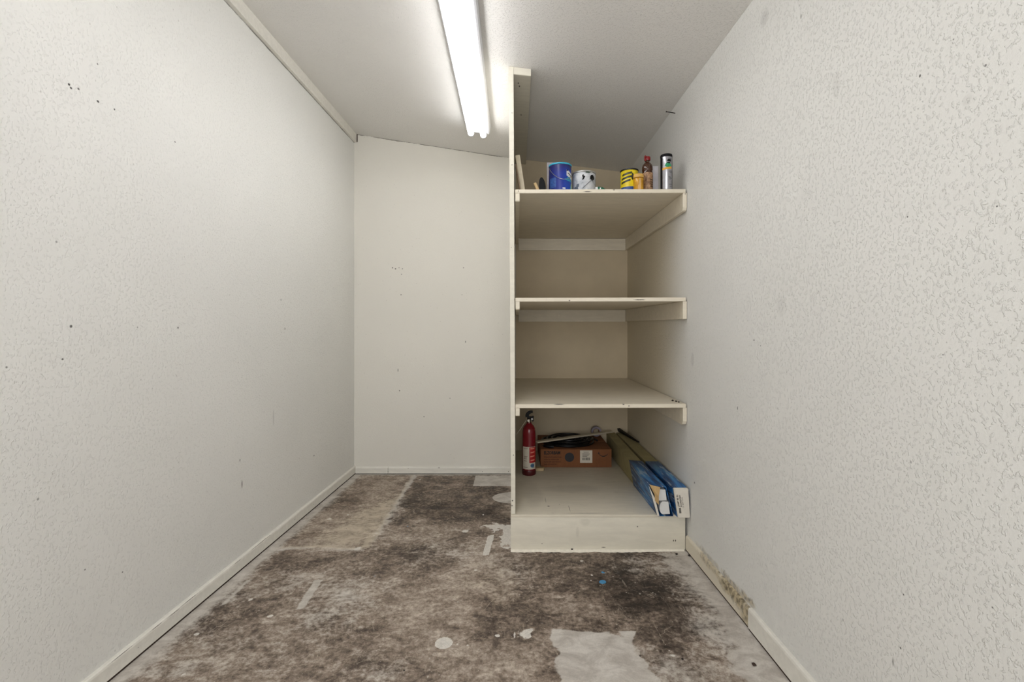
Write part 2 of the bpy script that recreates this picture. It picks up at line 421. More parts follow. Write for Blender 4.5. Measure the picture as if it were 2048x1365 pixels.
    # splashes
    P(white, sdf_ell(1046, 1268, 10, 11, .07), .015, 1.0); P(white, sdf_line([(1024, 1279), (1040, 1273)], .002, .02), .008, .8)
    P(white, sdf_ell(992, 1272, 5, 3, .02), .008, .9)
    for a, b, r in ((914, 1290, 5), (937, 1293, 6), (955, 1301, 4), (974, 1311, 4), (877, 1351, 4), (930, 1064, 9), (826, 1075, 4), (952, 1142, 5), (1040, 1190, 3),
                    (912, 1203, 4), (820, 1199, 3), (729, 1206, 3), (1184, 1152, 4), (1184, 1161, 4), (1344, 1310, 6), (1345, 1190, 4), (660, 1038, 6), (541, 1231, 9),
                    (502, 1200, 8), (696, 1030, 3), (840, 960, 3), (710, 1280, 3), (365, 1350, 9), (395, 1268, 8), (1338, 1300, 4), (965, 1030, 4), (1163, 1123, 6)):
        P(white, sdf_ell(a, b, r * .62, r * .34, .03), .008, .80)
    for l in (((1227, 1122), (1234, 1135), (1240, 1150)), ((906, 1199), (918, 1206)), ((825, 1073), (834, 1077)), ((1318, 1168), (1328, 1178)), ((855, 1365), (860, 1315), (866, 1310)),
              ((1118, 1205), (1125, 1230), (1136, 1243)), ((800, 1218), (822, 1180)), ((757, 1165), (757, 1225)), ((870, 1175), (905, 1182)), ((735, 1208), (752, 1214))):
        P(white, sdf_line(l, .0022, .02), .008, .62)
    sp = sdf_poly([(985, 1047), (1030, 1050), (1030, 1105), (1008, 1100), (1000, 1070), (962, 1056)], .10)
    P(white, sp + .05 * np.abs(n2) * 3 - .012, .03, .80)
    # scuffed whitish scratch fields
    for a, b, rx, ry, k in ((690, 1190, 70, 50, .46), (650, 1240, 60, 40, .42), (590, 1160, 45, 20, .50), (450, 1270, 60, 30, .40), (420, 1330, 60, 30, .42), (760, 1320, 40, 24, .48),
                            (1340, 1140, 60, 26, .42), (1000, 1150, 110, 50, .26), (900, 1100, 120, 40, .22), (1290, 1130, 40, 18, .45), (1420, 1170, 30, 30, .55), (560, 1310, 70, 40, .28),
                            (340, 1340, 40, 30, .6), (480, 1190, 40, 30, .4)):
        P(pale, sdf_ell(a, b, rx, ry, .2), .30, k + .12); P(white, sdf_ell(a, b, rx, ry, .2), .30, .20 + .22 * k)
    for a, b, rx, ry, k in ((900, 1000, 110, 45, .75), (1180, 1130, 130, 22, .95), (1290, 1200, 130, 60, .95), (1150, 1175, 110, 45, .65), (560, 1180, 60, 20, .45), (490, 1230, 60, 24, .5),
                            (760, 1120, 80, 25, .55), (1310, 1262, 70, 16, 1.0), (1190, 1250, 120, 12, .8), (640, 1000, 60, 30, .35), (1395, 1262, 40, 12, .85), (1060, 1300, 50, 30, .2),
                            (700, 1290, 120, 50, .25), (930, 960, 90, 8, .6), (570, 1128, 50, 12, .5), (1130, 1350, 16, 6, 1), (1035, 1117, 30, 12, .8)):
        P(dark, sdf_ell(a, b, rx, ry, .3), .22, k)
    for a, b, rx, ry, k in ((950, 1190, 160, 70, .5), (860, 1250, 200, 60, .45), (1180, 1215, 90, 18, .6), (1000, 1330, 120, 30, .35)):
        P(warm, sdf_ell(a, b, rx, ry, .3), .35, k)
    blue = np.zeros(X.shape)
    P(blue, sdf_ell(1206, 1165, 8, 4, .02), .010, 1); P(blue, sdf_ell(1206, 1146, 5, 2.5, .02), .008, .7); P(blue, sdf_ell(815, 1053, 3, 2), .008, .5)
    P(blue, sdf_ell(750, 1153, 3, 2), .008, .5)
    ny, nx = X.shape
    co = np.stack([X, Y, np.zeros_like(X)], -1).reshape(-1, 3)
    idx = np.arange(nx * ny).reshape(ny, nx)
    q = np.stack([idx[:-1, :-1], idx[:-1, 1:], idx[1:, 1:], idx[1:, :-1]], -1).reshape(-1, 4)
    me = bpy.data.meshes.new('floor')
    me.vertices.add(len(co)); me.vertices.foreach_set('co', co.ravel().astype(np.float32))
    me.loops.add(q.size); me.loops.foreach_set('vertex_index', q.ravel().astype(np.int32))
    me.polygons.add(len(q)); me.polygons.foreach_set('loop_start', np.arange(0, q.size, 4, dtype=np.int32))
    me.update(calc_edges=True)
    at1 = me.color_attributes.new('wear', 'FLOAT_COLOR', 'POINT')
    at1.data.foreach_set('color', np.stack([pale, dark, white, warm], -1).ravel().astype(np.float32))
    at2 = me.attributes.new('blue_drip', 'FLOAT', 'POINT'); at2.data.foreach_set('value', blue.ravel().astype(np.float32))
    o = bpy.data.objects.new('floor', me); C.objects.link(o); o['kind'] = 'structure'
    m = MT('worn_painted_concrete', .6, 0, .35)
    a = m.n('ShaderNodeAttribute'); a.attribute_name = 'wear'
    sx = m.n('ShaderNodeSeparateColor'); m.L(a.outputs['Color'], sx.inputs[0])
    pale_, dark_, white_, warm_ = sx.outputs[0], sx.outputs[1], sx.outputs[2], a.outputs['Alpha']
    nb = m.noise(3.1, 8, .62, .3); nm = m.noise(11, 8, .68, .5, m.scale((1, 1.5, 1))); nf = m.noise(55, 6, .7, .2); ng = m.noise(190, 3, .6)
    mixn = m.math('ADD', m.math('ADD', m.math('MULTIPLY', nb, .34), m.math('MULTIPLY', nm, .36)), m.math('MULTIPLY', nf, .30))
    v = m.math('SUBTRACT', mixn, m.math('MULTIPLY', dark_, .115)); v = m.math('ADD', v, m.math('MULTIPLY', warm_, .035))
    cc = m.ramp(v, [(.35, sr(46, 38, 33)), (.42, sr(94, 82, 72)), (.48, sr(136, 122, 109)), (.54, sr(168, 155, 142)), (.62, sr(204, 193, 180))])
    cc = m.mix(m.math('MULTIPLY', warm_, .38), cc, m.mix(.6, cc, sr(178, 150, 120), 'MULTIPLY'))
    # fine lighter scratches
    sc1 = m.noise(40, 3, .6, 1.2, m.scale((1, .22, 1))); sc2 = m.noise(44, 3, .6, 1.4, m.scale((.3, 1, 1)))
    scr = m.math('MAXIMUM', m.mr(sc1, .66, .72), m.mr(sc2, .68, .74))
    cc = m.mix(m.math('MULTIPLY', scr, .42), cc, sr(186, 172, 156))
    hair = None
    for k_, (sc_, msk) in enumerate(((5.0, 3.7), (8.5, 5.1), (13.0, 7.3))):
        q_ = m.math('ABSOLUTE', m.math('SUBTRACT', m.noise(sc_, 2.5, .6, 1.8, m.scale((1, .55 + .3 * k_, 1))), .5))
        q_ = m.math('MULTIPLY', m.mr(q_, .0055, .0015), m.mr(m.noise(msk, 3, .6, 0, m.scale((1.3, 1, 2 + k_))), .53, .62))
        hair = q_ if hair is None else m.math('MAXIMUM', hair, q_)
    cc = m.mix(m.math('MULTIPLY', hair, .50), cc, sr(192, 180, 162))
    brk = m.math('ADD', m.math('MULTIPLY', m.math('SUBTRACT', nm, .5), .9), m.math('MULTIPLY', m.math('SUBTRACT', nf, .5), .9))
    pm = m.mr(m.math('ADD', pale_, m.math('MULTIPLY', brk, m.mr(pale_, 0.02, .95, 1.15, .55))),   .22, .66)
    pcol = m.mix(m.mr(nm, .35, .65), sr(176, 169, 160), sr(206, 201, 193))
    pcol = m.mix(m.mr(warm_, .2, .5), pcol, m.mix(1.0, pcol, sr(250, 241, 226), 'MULTIPLY'))
    cc = m.mix(m.math('MULTIPLY', pm, m.mr(pale_, .1, .85, .55, .95)), cc, pcol)
    wm = m.mr(m.math('ADD', white_, m.math('MULTIPLY', brk, .80)), .36, .58)
    cc = m.mix(m.math('MULTIPLY', wm, .92), cc, sr(214, 210, 202))
    vo = m.vor(34, m.scale((1, 1, 1))); k1 = m.math('FRACT', m.math('MULTIPLY', vo.outputs['Color'], 9.17))
    dots = m.math('MULTIPLY', m.mr(m.math('ADD', vo.outputs['Distance'], m.math('MULTIPLY', m.math('SUBTRACT', nf, .5), .5)), .14, .08), m.mr(k1, .80, .81))
    vo2 = m.vor(95); k2 = m.math('FRACT', m.math('MULTIPLY', vo2.outputs['Color'], 5.13))
    dots2 = m.math('MULTIPLY', m.mr(vo2.outputs['Distance'], .22, .12), m.mr(k2, .90, .91))
    cc = m.mix(m.math('MULTIPLY', m.math('MAXIMUM', dots, dots2), .65), cc, sr(200, 192, 178))
    vo3 = m.vor(15); k3 = m.math('FRACT', m.math('MULTIPLY', vo3.outputs['Color'], 3.77))
    cc = m.mix(m.math('MULTIPLY', m.mr(vo3.outputs['Distance'], .055, .035), m.mr(k3, .78, .79)), cc, sr(22, 18, 16))
    ab = m.n('ShaderNodeAttribute'); ab.attribute_name = 'blue_drip'
    cc = m.mix(m.mr(m.math('ADD', ab.outputs['Fac'], m.math('MULTIPLY', brk, 1.3)), .40, .75), cc, sr(70, 140, 185))
    gr = m.ramp(m.math('ADD', m.math('MULTIPLY', ng, .5), m.math('MULTIPLY', nf, .5)), [(.36, (.76, .74, .72, 1)), (.5, (1, 1, 1, 1)), (.62, (1.18, 1.17, 1.16, 1))])
    cc = m.mix(m.mr(pm, 0, 1, .85, .35), cc, m.mix(1.0, cc, gr, 'MULTIPLY'))
    m.col(cc)
    m.put(m.b.inputs['Roughness'], m.mr(nm, .3, .7, .52, .78))
    m.bump(m.math('ADD', m.math('MULTIPLY', nf, .6), m.math('MULTIPLY', ng, .4)), .0016, .7)
    me.materials.append(m.m)
    return o
floor_obj()

bm = bmesh.new()   # left wall
prism(bm, [(xl(YR - .05), YR - .05, 0), (xl(YB + .05), YB + .05, 0), (xl(YB + .05) - T, YB + .05, 0), (xl(YR - .05) - T, YR - .05, 0)], (0, 0, 2.68))
struct('wall_left', bm, m_left)
bm = bmesh.new()
pl = [(xr(y), y, 0) for y, _ in RW[::-1]]; pl[-1] = (xr(YB), YB + .05, 0)
prism(bm, pl + [(.98, YB + .05, 0), (.98, RW[-1][0], 0)], (0, 0, 2.38))
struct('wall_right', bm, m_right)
bm = bmesh.new()
prism(bm, [(xl(YB) - .0, YB, 0), (xr(YB), YB, 0), (xr(YB), YB, zc(xr(YB)) + .03), (0, YB, zc(0) + .03), (xl(YB), YB, zc(xl(YB)) + .03)], (0, T, 0))
struct('wall_back', bm, m_back)
bm = bmesh.new()   # ceiling slab, follows the slope
a, b = -1.36, .93
prism(bm, [(a, YR - .05, zc(a)), (0, YR - .05, zc(0)), (b, YR - .05, zc(b)), (b, YR - .05, zc(b) + T), (0, YR - .05, zc(0) + T), (a, YR - .05, zc(a) + T)], (0, YB - YR + .11, 0))
struct('ceiling', bm, m_ceil)
# unseen wall behind the camera; its doorway is invented for the fill light
DX0, DX1, DZ = -1.10, .66, 2.15
bm = bmesh.new(); box(bm, -1.345, DX0, YR - T, YR, 0, 2.62); box(bm, DX1, .90, YR - T, YR, 0, 2.34); box(bm, DX0, DX1, YR - T, YR, DZ, 2.44)
struct('wall_rear', bm, m_rear)
bm = bmesh.new(); box(bm, DX0 - .06, DX0, YR, YR + .015, 0, DZ + .06); box(bm, DX1, DX1 + .06, YR, YR + .015, 0, DZ + .06); box(bm, DX0, DX1, YR, YR + .015, DZ, DZ + .06)
struct('trim_1', bm, m_trim)

# ceiling trim board along the left wall
th, hh = .020, .064
bm = bmesh.new()
y0, y1 = YR, YB - .004
prof = lambda y: [(xl(y), y, 2.541), (xl(y) + th, y, 2.541), (xl(y) + th, y, zc(xl(y) + th) + .001), (xl(y), y, zc(xl(y)) + .001)]
A = [bm.verts.new(p) for p in prof(y0)]; B = [bm.verts.new(p) for p in prof(y1)]
bm.faces.new(A); bm.faces.new(B[::-1])
for i in range(4): j = (i + 1) % 4; bm.faces.new((A[i], A[j], B[j], B[i]))
bmesh.ops.bevel(bm, geom=[e for e in bm.edges if abs(e.verts[0].co.y - e.verts[1].co.y) > 1], offset=.0015, segments=1, affect='EDGES')
tl = struct('trim_2', bm, m_trim)
bm = bmesh.new()
box(bm, xl(YB) + .0015, xl(YB) + .026, YB - .004, YB - .0005, 2.543, 2.61)
fin('dark_gap_fill', bm, m_gap, tl)

# baseboards: profile (distance from wall, height) with a rounded top
def baseboard(name, wallf, y0, y1, sgn, h, th, mat, gap=.009, steps=1):
    bm = bmesh.new()
    pr = [(0, gap), (th, gap), (th, h - .010), (th - .002, h - .004), (th - .006, h - .001), (0, h)]
    rings = []
    for k in range(steps + 1):
        y = y0 + (y1 - y0) * k / steps
        rings.append([bm.verts.new((wallf(y) + sgn * d, y, z)) for d, z in pr])
    for A, B in zip(rings, rings[1:]):
        for i in range(len(pr)):
            j = (i + 1) % len(pr); bm.faces.new((A[i], A[j], B[j], B[i]))
    bm.faces.new(rings[0]); bm.faces.new(rings[-1][::-1])
    o = struct(name, bm, mat)
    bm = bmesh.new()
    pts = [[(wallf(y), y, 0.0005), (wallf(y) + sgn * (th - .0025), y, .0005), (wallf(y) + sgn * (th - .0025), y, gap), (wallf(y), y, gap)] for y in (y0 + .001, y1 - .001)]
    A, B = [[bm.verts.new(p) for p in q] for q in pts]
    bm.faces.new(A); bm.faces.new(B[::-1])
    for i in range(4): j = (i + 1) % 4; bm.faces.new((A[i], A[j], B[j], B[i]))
    fin('dark_gap_fill', bm, m_gap, o)  # dark strip stands in for shade in the gap under the baseboard
    return o
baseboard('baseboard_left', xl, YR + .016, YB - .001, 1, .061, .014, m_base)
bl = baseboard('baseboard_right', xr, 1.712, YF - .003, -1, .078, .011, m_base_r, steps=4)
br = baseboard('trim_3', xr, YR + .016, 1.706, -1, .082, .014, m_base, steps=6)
# back baseboard in two lengths with an open joint
def back_base(name, x0, x1):
    bm = bmesh.new()
    pr = [(0, .005), (.013, .005), (.013, .045), (.011, .050), (.007, .054), (0, .055)]
    prism(bm, [(x0, YB - d, z) for d, z in pr], (x1 - x0, 0, 0))
    o = struct(name, bm, m_base)
    fin('dark_gap_fill', (lambda b: (box(b, x0 + .001, x1 - .001, YB - .010, YB, .0005, .0055), b)[1])(bmesh.new()), m_gap, o)  # dark strip painting the shaded floor gap along the back
    return o
back_base('baseboard_back', xl(YB) + .0145, -.979)
bb = back_base('trim_4', -.9765, -.036)
for dx in (-.593, -.585):
    fin('nail_hole', (lambda b: (box(b, dx - .0015, dx + .0015, YB - .0135, YB - .012, .046, .052), b)[1])(bmesh.new()), m_gap, bb)
for k, (px, w) in enumerate(((777, .003), (1017, .005), (965, .004))):
    x = (px - VX) * YB / F
    fin('nail_hole', (lambda b: (box(b, x - w / 2, x + w / 2, YB - .0135, YB - .012, .018, .018 + w), b)[1])(bmesh.new()), m_gap, bb)

# ------------------------------------------------------------------ fluorescent ceiling fixture
def light_fixture():
    ang = math.atan(.154)
    root = thing('fluorescent_light', 'long twin-tube fluorescent strip light glowing on the sloping ceiling', 'light fixture', (-.230, 1.85, zc(-.230)), 0)
    root.rotation_euler = (0, ang, .011)
    Mh = MT('white_enamel', .35); Mh.col(sr(232, 234, 240)); Mh = Mh.m
    L0, L1 = -1.22, 1.22
    bm = bmesh.new()
    loop = [(-.078, 0), (-.078, -.038), (-.070, -.046), (.070, -.046), (.078, -.038), (.078, 0)]
    prism(bm, [(x, L0, z - .0005) for x, z in loop], (0, L1 - L0, 0))
    fin('housing', bm, Mh, root)
    for sy in (-1, 1):
        bm = bmesh.new(); yy = sy * 1.212
        for sx in (-1, 1):
            box(bm, sx * .041 - .013, sx * .041 + .013, yy - .005, yy + .005, -.080, -.0465, bev=.002)
        fin('lamp_holder', bm, Mh, root)
    me_ = MT('lamp_glass_glow', .3); me_.col((1, 1, 1, 1))
    me_.b.inputs['Emission Color'].default_value = (1.0, .992, .984, 1); me_.b.inputs['Emission Strength'].default_value = TUBE_STRENGTH
    Mc = MT('aluminium_cap', .3, 1); Mc.col(sr(190, 190, 192))
    for sx in (-1, 1):
        bm = bmesh.new(); tube(bm, [(sx * .041, y, -.070) for y in (-1.185, -.4, .4, 1.185)], .019, 20)
        t = fin('tube', bm, me_.m, root, smooth=True)
        for sy in (-1, 1):
            bm = bmesh.new(); tube(bm, [(sx * .041, sy * y, -.070) for y in (1.1855, 1.2055)], .0175, 20)
            fin('tube_cap', bm, Mc.m, t, smooth=True)
light_fixture()

# ------------------------------------------------------------------ built-in shelving
SH = thing('built_in_shelving', 'cream painted built-in shelving with three shelves in the right corner', 'shelving', (0, 0, 0))
Z_DECK = .180
bm = bmesh.new()   # tall side panel, leaning a hair to the left
yb = YB - .005
top = lambda x: zc(x) - .001
hexa(bm, [(-.0245, YF, Z_DECK + .002), (-.003, YF, Z_DECK + .002), (-.003, yb, Z_DECK + .002), (-.0245, yb, Z_DECK + .002),
          (-.036, YF, top(-.036)), (-.012, YF, top(-.012)), (-.012, yb, top(-.012)), (-.036, yb, top(-.036))], .0012)
fin('side_panel', bm, m_panel, SH, smooth=True)
XR_ = .852
bm = bmesh.new(); prism(bm, [(-.002, YB - .0045, Z_DECK + .001), (.8535, YB - .0045, Z_DECK + .001), (.8535, YB - .0045, zc(.8535) - .0005), (0, YB - .0045, zc(0) - .0005), (-.002, YB - .0045, zc(-.002) - .0005)], (0, .0042, 0))
fin('back_panel', bm, plain('beige_back_panel', sr(206, 191, 163), .7, var=.03, sc=6), SH)  # thin beige sheet laid over the back wall inside the closet
mk_box('plinth_board', m_plinth, SH, -.0262, .8445, YF, YF + .019, .004, Z_DECK - .013, bev=.001)
mk_box('plinth_side', m_plinth, SH, -.0262, -.008, YF + .0192, yb, .0, Z_DECK - .013)
bm = bmesh.new(); box(bm, -.0262, XR_, YF - .0025, yb, Z_DECK - .0125, Z_DECK, bev=.002)
fin('bottom_deck', bm, m_deck, SH, smooth=True)
# ragged bead of filler where the plinth meets the floor
bm = bmesh.new(); rnd = random.Random(3); N = 90; up = []; lo_ = []
for i in range(N + 1):
    x = -.026 + .865 * i / N; w = .020 + .008 * mnoise.noise(Vector((x * 14, 3, 0))) + rnd.uniform(-.002, .002)
    w *= 1 if x < .55 else max(.35, 1 - (x - .55) * 1.8)
    lo_.append((x, YF - max(w, .003))); up.append((x, YF - .0003))
vt = [[bm.verts.new((x, y, .0012)) for x, y in lo_], [bm.verts.new((x, y, .006)) for x, y in up], [bm.verts.new((x, y, .0006)) for x, y in lo_], [bm.verts.new((x, y, .0006)) for x, y in up]]
for i in range(N):
    bm.faces.new((vt[0][i], vt[0][i + 1], vt[1][i + 1], vt[1][i])); bm.faces.new((vt[2][i], vt[2][i + 1], vt[0][i + 1], vt[0][i])); bm.faces.new((vt[1][i], vt[1][i + 1], vt[3][i + 1], vt[3][i]))
fin('filler_bead', bm, plain('old_filler', sr(236, 230, 216), .8, var=.06, sc=60), SH)
def shelf(zf, zb, xr0=.850):
    bm = bmesh.new()
    x0 = -.003 if zf < 1.5 else -.004
    t = .019
    NS = 8
    ra = []
    for k in range(NS + 1):
        y = YF + (yb - YF) * k / NS; z = zf + (zb - zf) * k / NS
        ra.append([bm.verts.new(p) for p in ((x0, y, z - t), (xr0, y, z - t + .002), (xr0, y, z + .002), (x0, y, z))])
    for A, B in zip(ra, ra[1:]):
        for i in range(4): j = (i + 1) % 4; bm.faces.new((A[i], A[j], B[j], B[i]))
    bm.faces.new(ra[0]); bm.faces.new(ra[-1][::-1])
    fe = [e for e in bm.edges if all(abs(v.co.y - YF) < 1e-5 for v in e.verts)]
    bmesh.ops.bevel(bm, geom=fe, offset=.0018, segments=2, affect='EDGES')
    return fin('shelf', bm, m_shelf, SH, smooth=True)
SHELVES = [(.730, .732, .849), (1.262, 1.275, .848), (1.803, 1.818, .847)]
for zf, zb, x1 in SHELVES: shelf(zf, zb, x1)
def cleat_side(x0, x1, zf, zb, h, yback, chamfer, y0=YF + .002):
    """board on edge running front to back, front end rounded or chamfered"""
    bm = bmesh.new()
    ch = chamfer
    prf = [(y0, zf), (y0, zf - h + ch), (y0 + ch * .35, zf - h + ch * .3), (y0 + ch, zf - h), (yback, zb - h), (yback, zb)]
    prism(bm, [(x0, y, z) for y, z in prf], (x1 - x0, 0, 0))
    bmesh.ops.bevel(bm, geom=[e for e in bm.edges if abs(e.verts[0].co.x - e.verts[1].co.x) < 1e-6], offset=.0012, segments=1, affect='EDGES')
    return fin('cleat', bm, m_cleat, SH)
for (zf, zb, x1), ch in zip(SHELVES, (.022, .004, .016)):
    cleat_side(.8335, .8535, zf - .0175, zb - .0175, .089, yb, ch)
    cleat_side(-.0025 if zf < 1.5 else -.0035, .0185, zf - .0195, zb - .0195, .040, yb, .006, YF + .001)
    bm = bmesh.new(); box(bm, .019, .833, yb - .019, yb, zb - .020 - .089, zb - .0195, bev=.0012)
    fin('cleat', bm, m_cleat, SH)
bm = bmesh.new()     # flat cleat fixing the panel to the ceiling
hexa(bm, [(-.0115, YF, zc(-.0115) - .038), (.0750, YF, zc(.0750) - .036), (.0750, yb, zc(.0750) - .036), (-.0115, yb, zc(-.0115) - .038),
          (-.0115, YF, zc(-.0115) - .001), (.0750, YF, zc(.0750) - .001), (.0750, yb, zc(.0750) - .001), (-.0115, yb, zc(-.0115) - .001)], .0015)
fin('ceiling_cleat', bm, paint_wood('ceiling_cleat_paint', sr(224, 219, 204), [(.012, 2.40, 2.385, .004, .010, .05, .9), (.018, 2.43, 2.385, .004, .010, .05, .9), (.030, 2.75, 2.385, .004, .012, .05, .8)], .08), SH, smooth=True)

# nail in the right wall
nl = thing('nail', 'black nail sticking out of the right wall just under the ceiling', 'nail', (.8555, 2.50, 2.268))
M_blk = plain('black_iron', sr(34, 30, 28), .5, .3)
bm = bmesh.new(); tube(bm, [(0, 0, 0), (-.048, -.004, .006)], .0022, 8); fin('shank', bm, M_blk, nl)
bm = bmesh.new(); tube(bm, [(-.0482, -.004, .006), (-.0500, -.0041, .0062)], .0042, 10); fin('head', bm, M_blk, nl)

# ------------------------------------------------------------------ things on the top shelf
def zs(y, x=0): return 1.803 + .015 * (y - YF) / (yb - YF) + .002 * (x / .85) + .0006
M_rimdark = plain('dark_tinplate', sr(60, 60, 62), .35, .8)
M_tin = plain('tinplate', sr(176, 176, 178), .3, .9, var=.06)
M_wire = plain('galvanised_wire', sr(165, 165, 165), .35, .9)
def can(name, label, x, y, r, h, body, rim, lid, cat='paint can', seg=48):
    t = thing(name, label, cat, (x, y, zs(y, x)))
    bm = bmesh.new()
    lathe(bm, [(0, 0), (r * .97, 0), (r * .99, .002), (r, .005), (r, h - .008), (r * .97, h - .006), (0, h - .006)], seg)
    b = fin('body', bm, body, t, smooth=True)
    bm = bmesh.new(); lathe(bm, [(r * .95, h - .0055), (r * 1.005, h - .0065), (r * 1.035, h - .004), (r * 1.03, h + .001), (r * .98, h + .0025), (r * .90, h + .001), (r * .88, h - .003), (r * .95, h - .0055)], seg)
    fin('rim', bm, rim, t, smooth=True)
    bm = bmesh.new(); lathe(bm, [(0, h - .003), (r * .80, h - .003), (r * .86, h + .002), (r * .875, h - .002), (r * .80, h - .005), (0, h - .005)], seg)
    fin('lid', bm, lid, t, smooth=True)
    return t, b
def bail(t, r, zear, a_ear, drop, lean, mat, h_ear=.006, low=None):
    """wire handle hanging over the front from two ears at a_ear and a_ear+pi"""
    e = thing_part = None
    for a in (a_ear, a_ear + PI):
        bm = bmesh.new(); d = Vector((math.sin(a), -math.cos(a), 0))
        tube(bm, [d * (r + .0003) + Vector((0, 0, zear)), d * (r + .004) + Vector((0, 0, zear))], [h_ear, h_ear * .8], 14)
        e = fin('handle_ear', bm, mat[0], t, smooth=True)
    pts = []
    for i in range(25):
        s_ = i / 24; a = a_ear - PI * s_ if low is None else a_ear + low * PI * s_
        rr = r + .0045 + .004 * math.sin(PI * s_)
        pts.append((rr * math.sin(a), -rr * math.cos(a), zear - drop * math.sin(PI * s_)))
    bm = bmesh.new(); tube(bm, pts, .0014, 8); fin('wire_handle', bm, mat[1], t, smooth=True)

# blue paint can
mb = MT('blue_can_print', .28)
z_ = m_sep = mb.n('ShaderNodeSeparateXYZ'); mb.L(mb.co, z_.inputs[0])
gb = mb.ramp(mb.math('ADD', mb.mr(z_.outputs[0], -.06, .06, 0, .7, False), mb.math('MULTIPLY', mb.noise(24, 4), .35)), [(.1, sr(18, 28, 84)), (.55, sr(20, 46, 145)), (1, sr(18, 80, 190))])
gb = mb.mix(mb.mr(z_.outputs[2], .095, .15), gb, sr(34, 30, 90))
mb.col(gb)
M_teal = plain('teal_plastic', sr(58, 168, 200), .3)
t, b = can('paint_can', 'blue paint can with teal lid and wire handle on the top shelf', .2300, 2.425, .0585, .150, mb.m, M_teal, M_teal)
c0 = (0, 0, 0)
def lbl(name, mat, par, *a, **k):
    bm = bmesh.new(); patch(bm, c0, *a, **k); return fin(name, bm, mat, par, smooth=False)
def blt(name, mat, par, *a, **k):
    bm = bmesh.new(); blotch(bm, c0, *a, **k); return fin(name, bm, mat, par)
M_white = plain('white_print', sr(225, 226, 228), .5, var=.04); M_black = plain('black_print', sr(16, 16, 19), .5, spec=.2)
M_dkblue = plain('navy_print', sr(28, 40, 100), .35); M_midblue = plain('panel_blue_print', sr(48, 84, 150), .35, var=.2, sc=120)
M_aqua = plain('aqua_print', sr(40, 150, 190), .35); M_mint = plain('mint_print', sr(150, 215, 190), .4)
lbl('logo_patch', M_white, b, .0585, .086, .116, .50, 1.25, skew=-.018, th=.0008)
lbl('logo_swoosh', M_black, b, .0595, .097, .101, .62, 1.2, skew=-.014)
blt('logo_dot', M_black, b, .0595, .112, .55, .004, .06, rag=0, seed=2)
lbl('fine_print', M_midblue, b, .0585, .025, .075, -1.15, -.45, th=.0004)
blt('splash_print', M_aqua, b, .0585, .068, .75, .011, .35, seed=5, rag=.4)
blt('splash_print', M_mint, b, .0585, .018, 1.22, .030, .16, seed=8, rag=.3)
lbl('size_mark', M_white, b, .0585, .016, .022, .12, .38)
bail(t, .0585, .128, -1.15, .066, 0, (M_dkblue, M_wire), low=.86)

# white paint can with drips
mw = MT('drip_stained_label', .45); nn = mw.noise(22, 6, .6, .4)
mw.col(mw.ramp(nn, [(.33, sr(120, 126, 134)), (.45, sr(176, 180, 186)), (.62, sr(206, 208, 211)), (.75, sr(222, 222, 222))]))
t, b = can('paint_can', 'grey-white paint can with dark round handle mount on the top shelf', .3575, 2.450, .0610, .116, mw.m, plain('grey_rim', sr(170, 170, 168), .4, .5), M_tin)
blt('drip', M_black, b, .0610, .082, -.18, .013, .10, seed=4, rag=.5)
blt('drip', plain('slate_print', sr(90, 98, 112), .5), b, .0610, .030, -.75, .020, .18, seed=6, rag=.6)
blt('drip', plain('dark_green_blot', sr(38, 62, 42), .5), b, .0610, .1075, .20, .0035, .22, seed=7, rag=.2)
blt('handle_mount', M_black, b, .0610, .082, .62, .0145, .22, seed=9, rag=.04)
bm = bmesh.new()
tube(bm, [(.0645 * math.sin(a), -.0645 * math.cos(a), z) for a, z in ((.6, .075), (.45, .065), (.2, .050), (-.05, .036), (-.25, .024))], .0016, 8)
fin('wire_handle', bm, plain('grey_wire', sr(120, 122, 124), .4, .6), t, smooth=True)

# yellow tin
my = MT('yellow_tin_print', .3); my.col(my.ramp(my.noise(30, 4), [(.35, sr(205, 180, 14)), (.65, sr(235, 210, 30))]))
t, b = can('yellow_tin', 'yellow tin with dark swirl and blue band on the top shelf', .5900, 2.420, .0455, .122, my.m, M_rimdark, M_tin, 'tin')
lbl('blue_band', plain('blue_band_print', sr(44, 76, 140), .3), b, .0455, .010, .030, -1.4, 1.4, th=.0004)
lbl('silver_band', M_tin, b, .0458, .0015, .011, -1.5, 1.5, th=.0004)
M_olive = plain('dark_swirl_print', sr(48, 52, 30), .35)
for k, (z0, a0, a1, sk) in enumerate(((.086, -1.1, .05, .010), (.066, -1.2, .15, .012), (.046, -1.25, -.1, .013))):
    lbl('swirl_print', M_olive, b, .0455, z0, z0 + .010, a0, a1, skew=sk)
blt('swirl_print', M_olive, b, .0455, .080, .12, .018, .13, seed=12, rag=.2)

# small amber jar
t = thing('amber_jar', 'small golden yellow jar with pale cap in front of the yellow tin', 'jar', (.6220, 2.362, zs(2.362, .622)))
M_amb = MT('amber_plastic', .22); M_amb.col(M_amb.ramp(M_amb.noise(40), [(.3, sr(176, 120, 20)), (.7, sr(214, 160, 34))]))
bm = bmesh.new(); lathe(bm, [(0, 0), (.023, 0), (.0250, .003), (.0250, .058), (.0235, .064), (.019, .067), (0, .067)], 36); fin('body', bm, M_amb.m, t, smooth=True)
bm = bmesh.new(); lathe(bm, [(0, .0672), (.0255, .0672), (.0265, .070), (.0265, .080), (.0240, .0845), (0, .0850)], 36); fin('cap', bm, plain('golden_cap', sr(226, 178, 88), .3), t, smooth=True)
lbl('paper_strip', plain('tan_paper', sr(214, 170, 110), .6), t, .0250, .004, .060, -.15, .25, th=.0004)

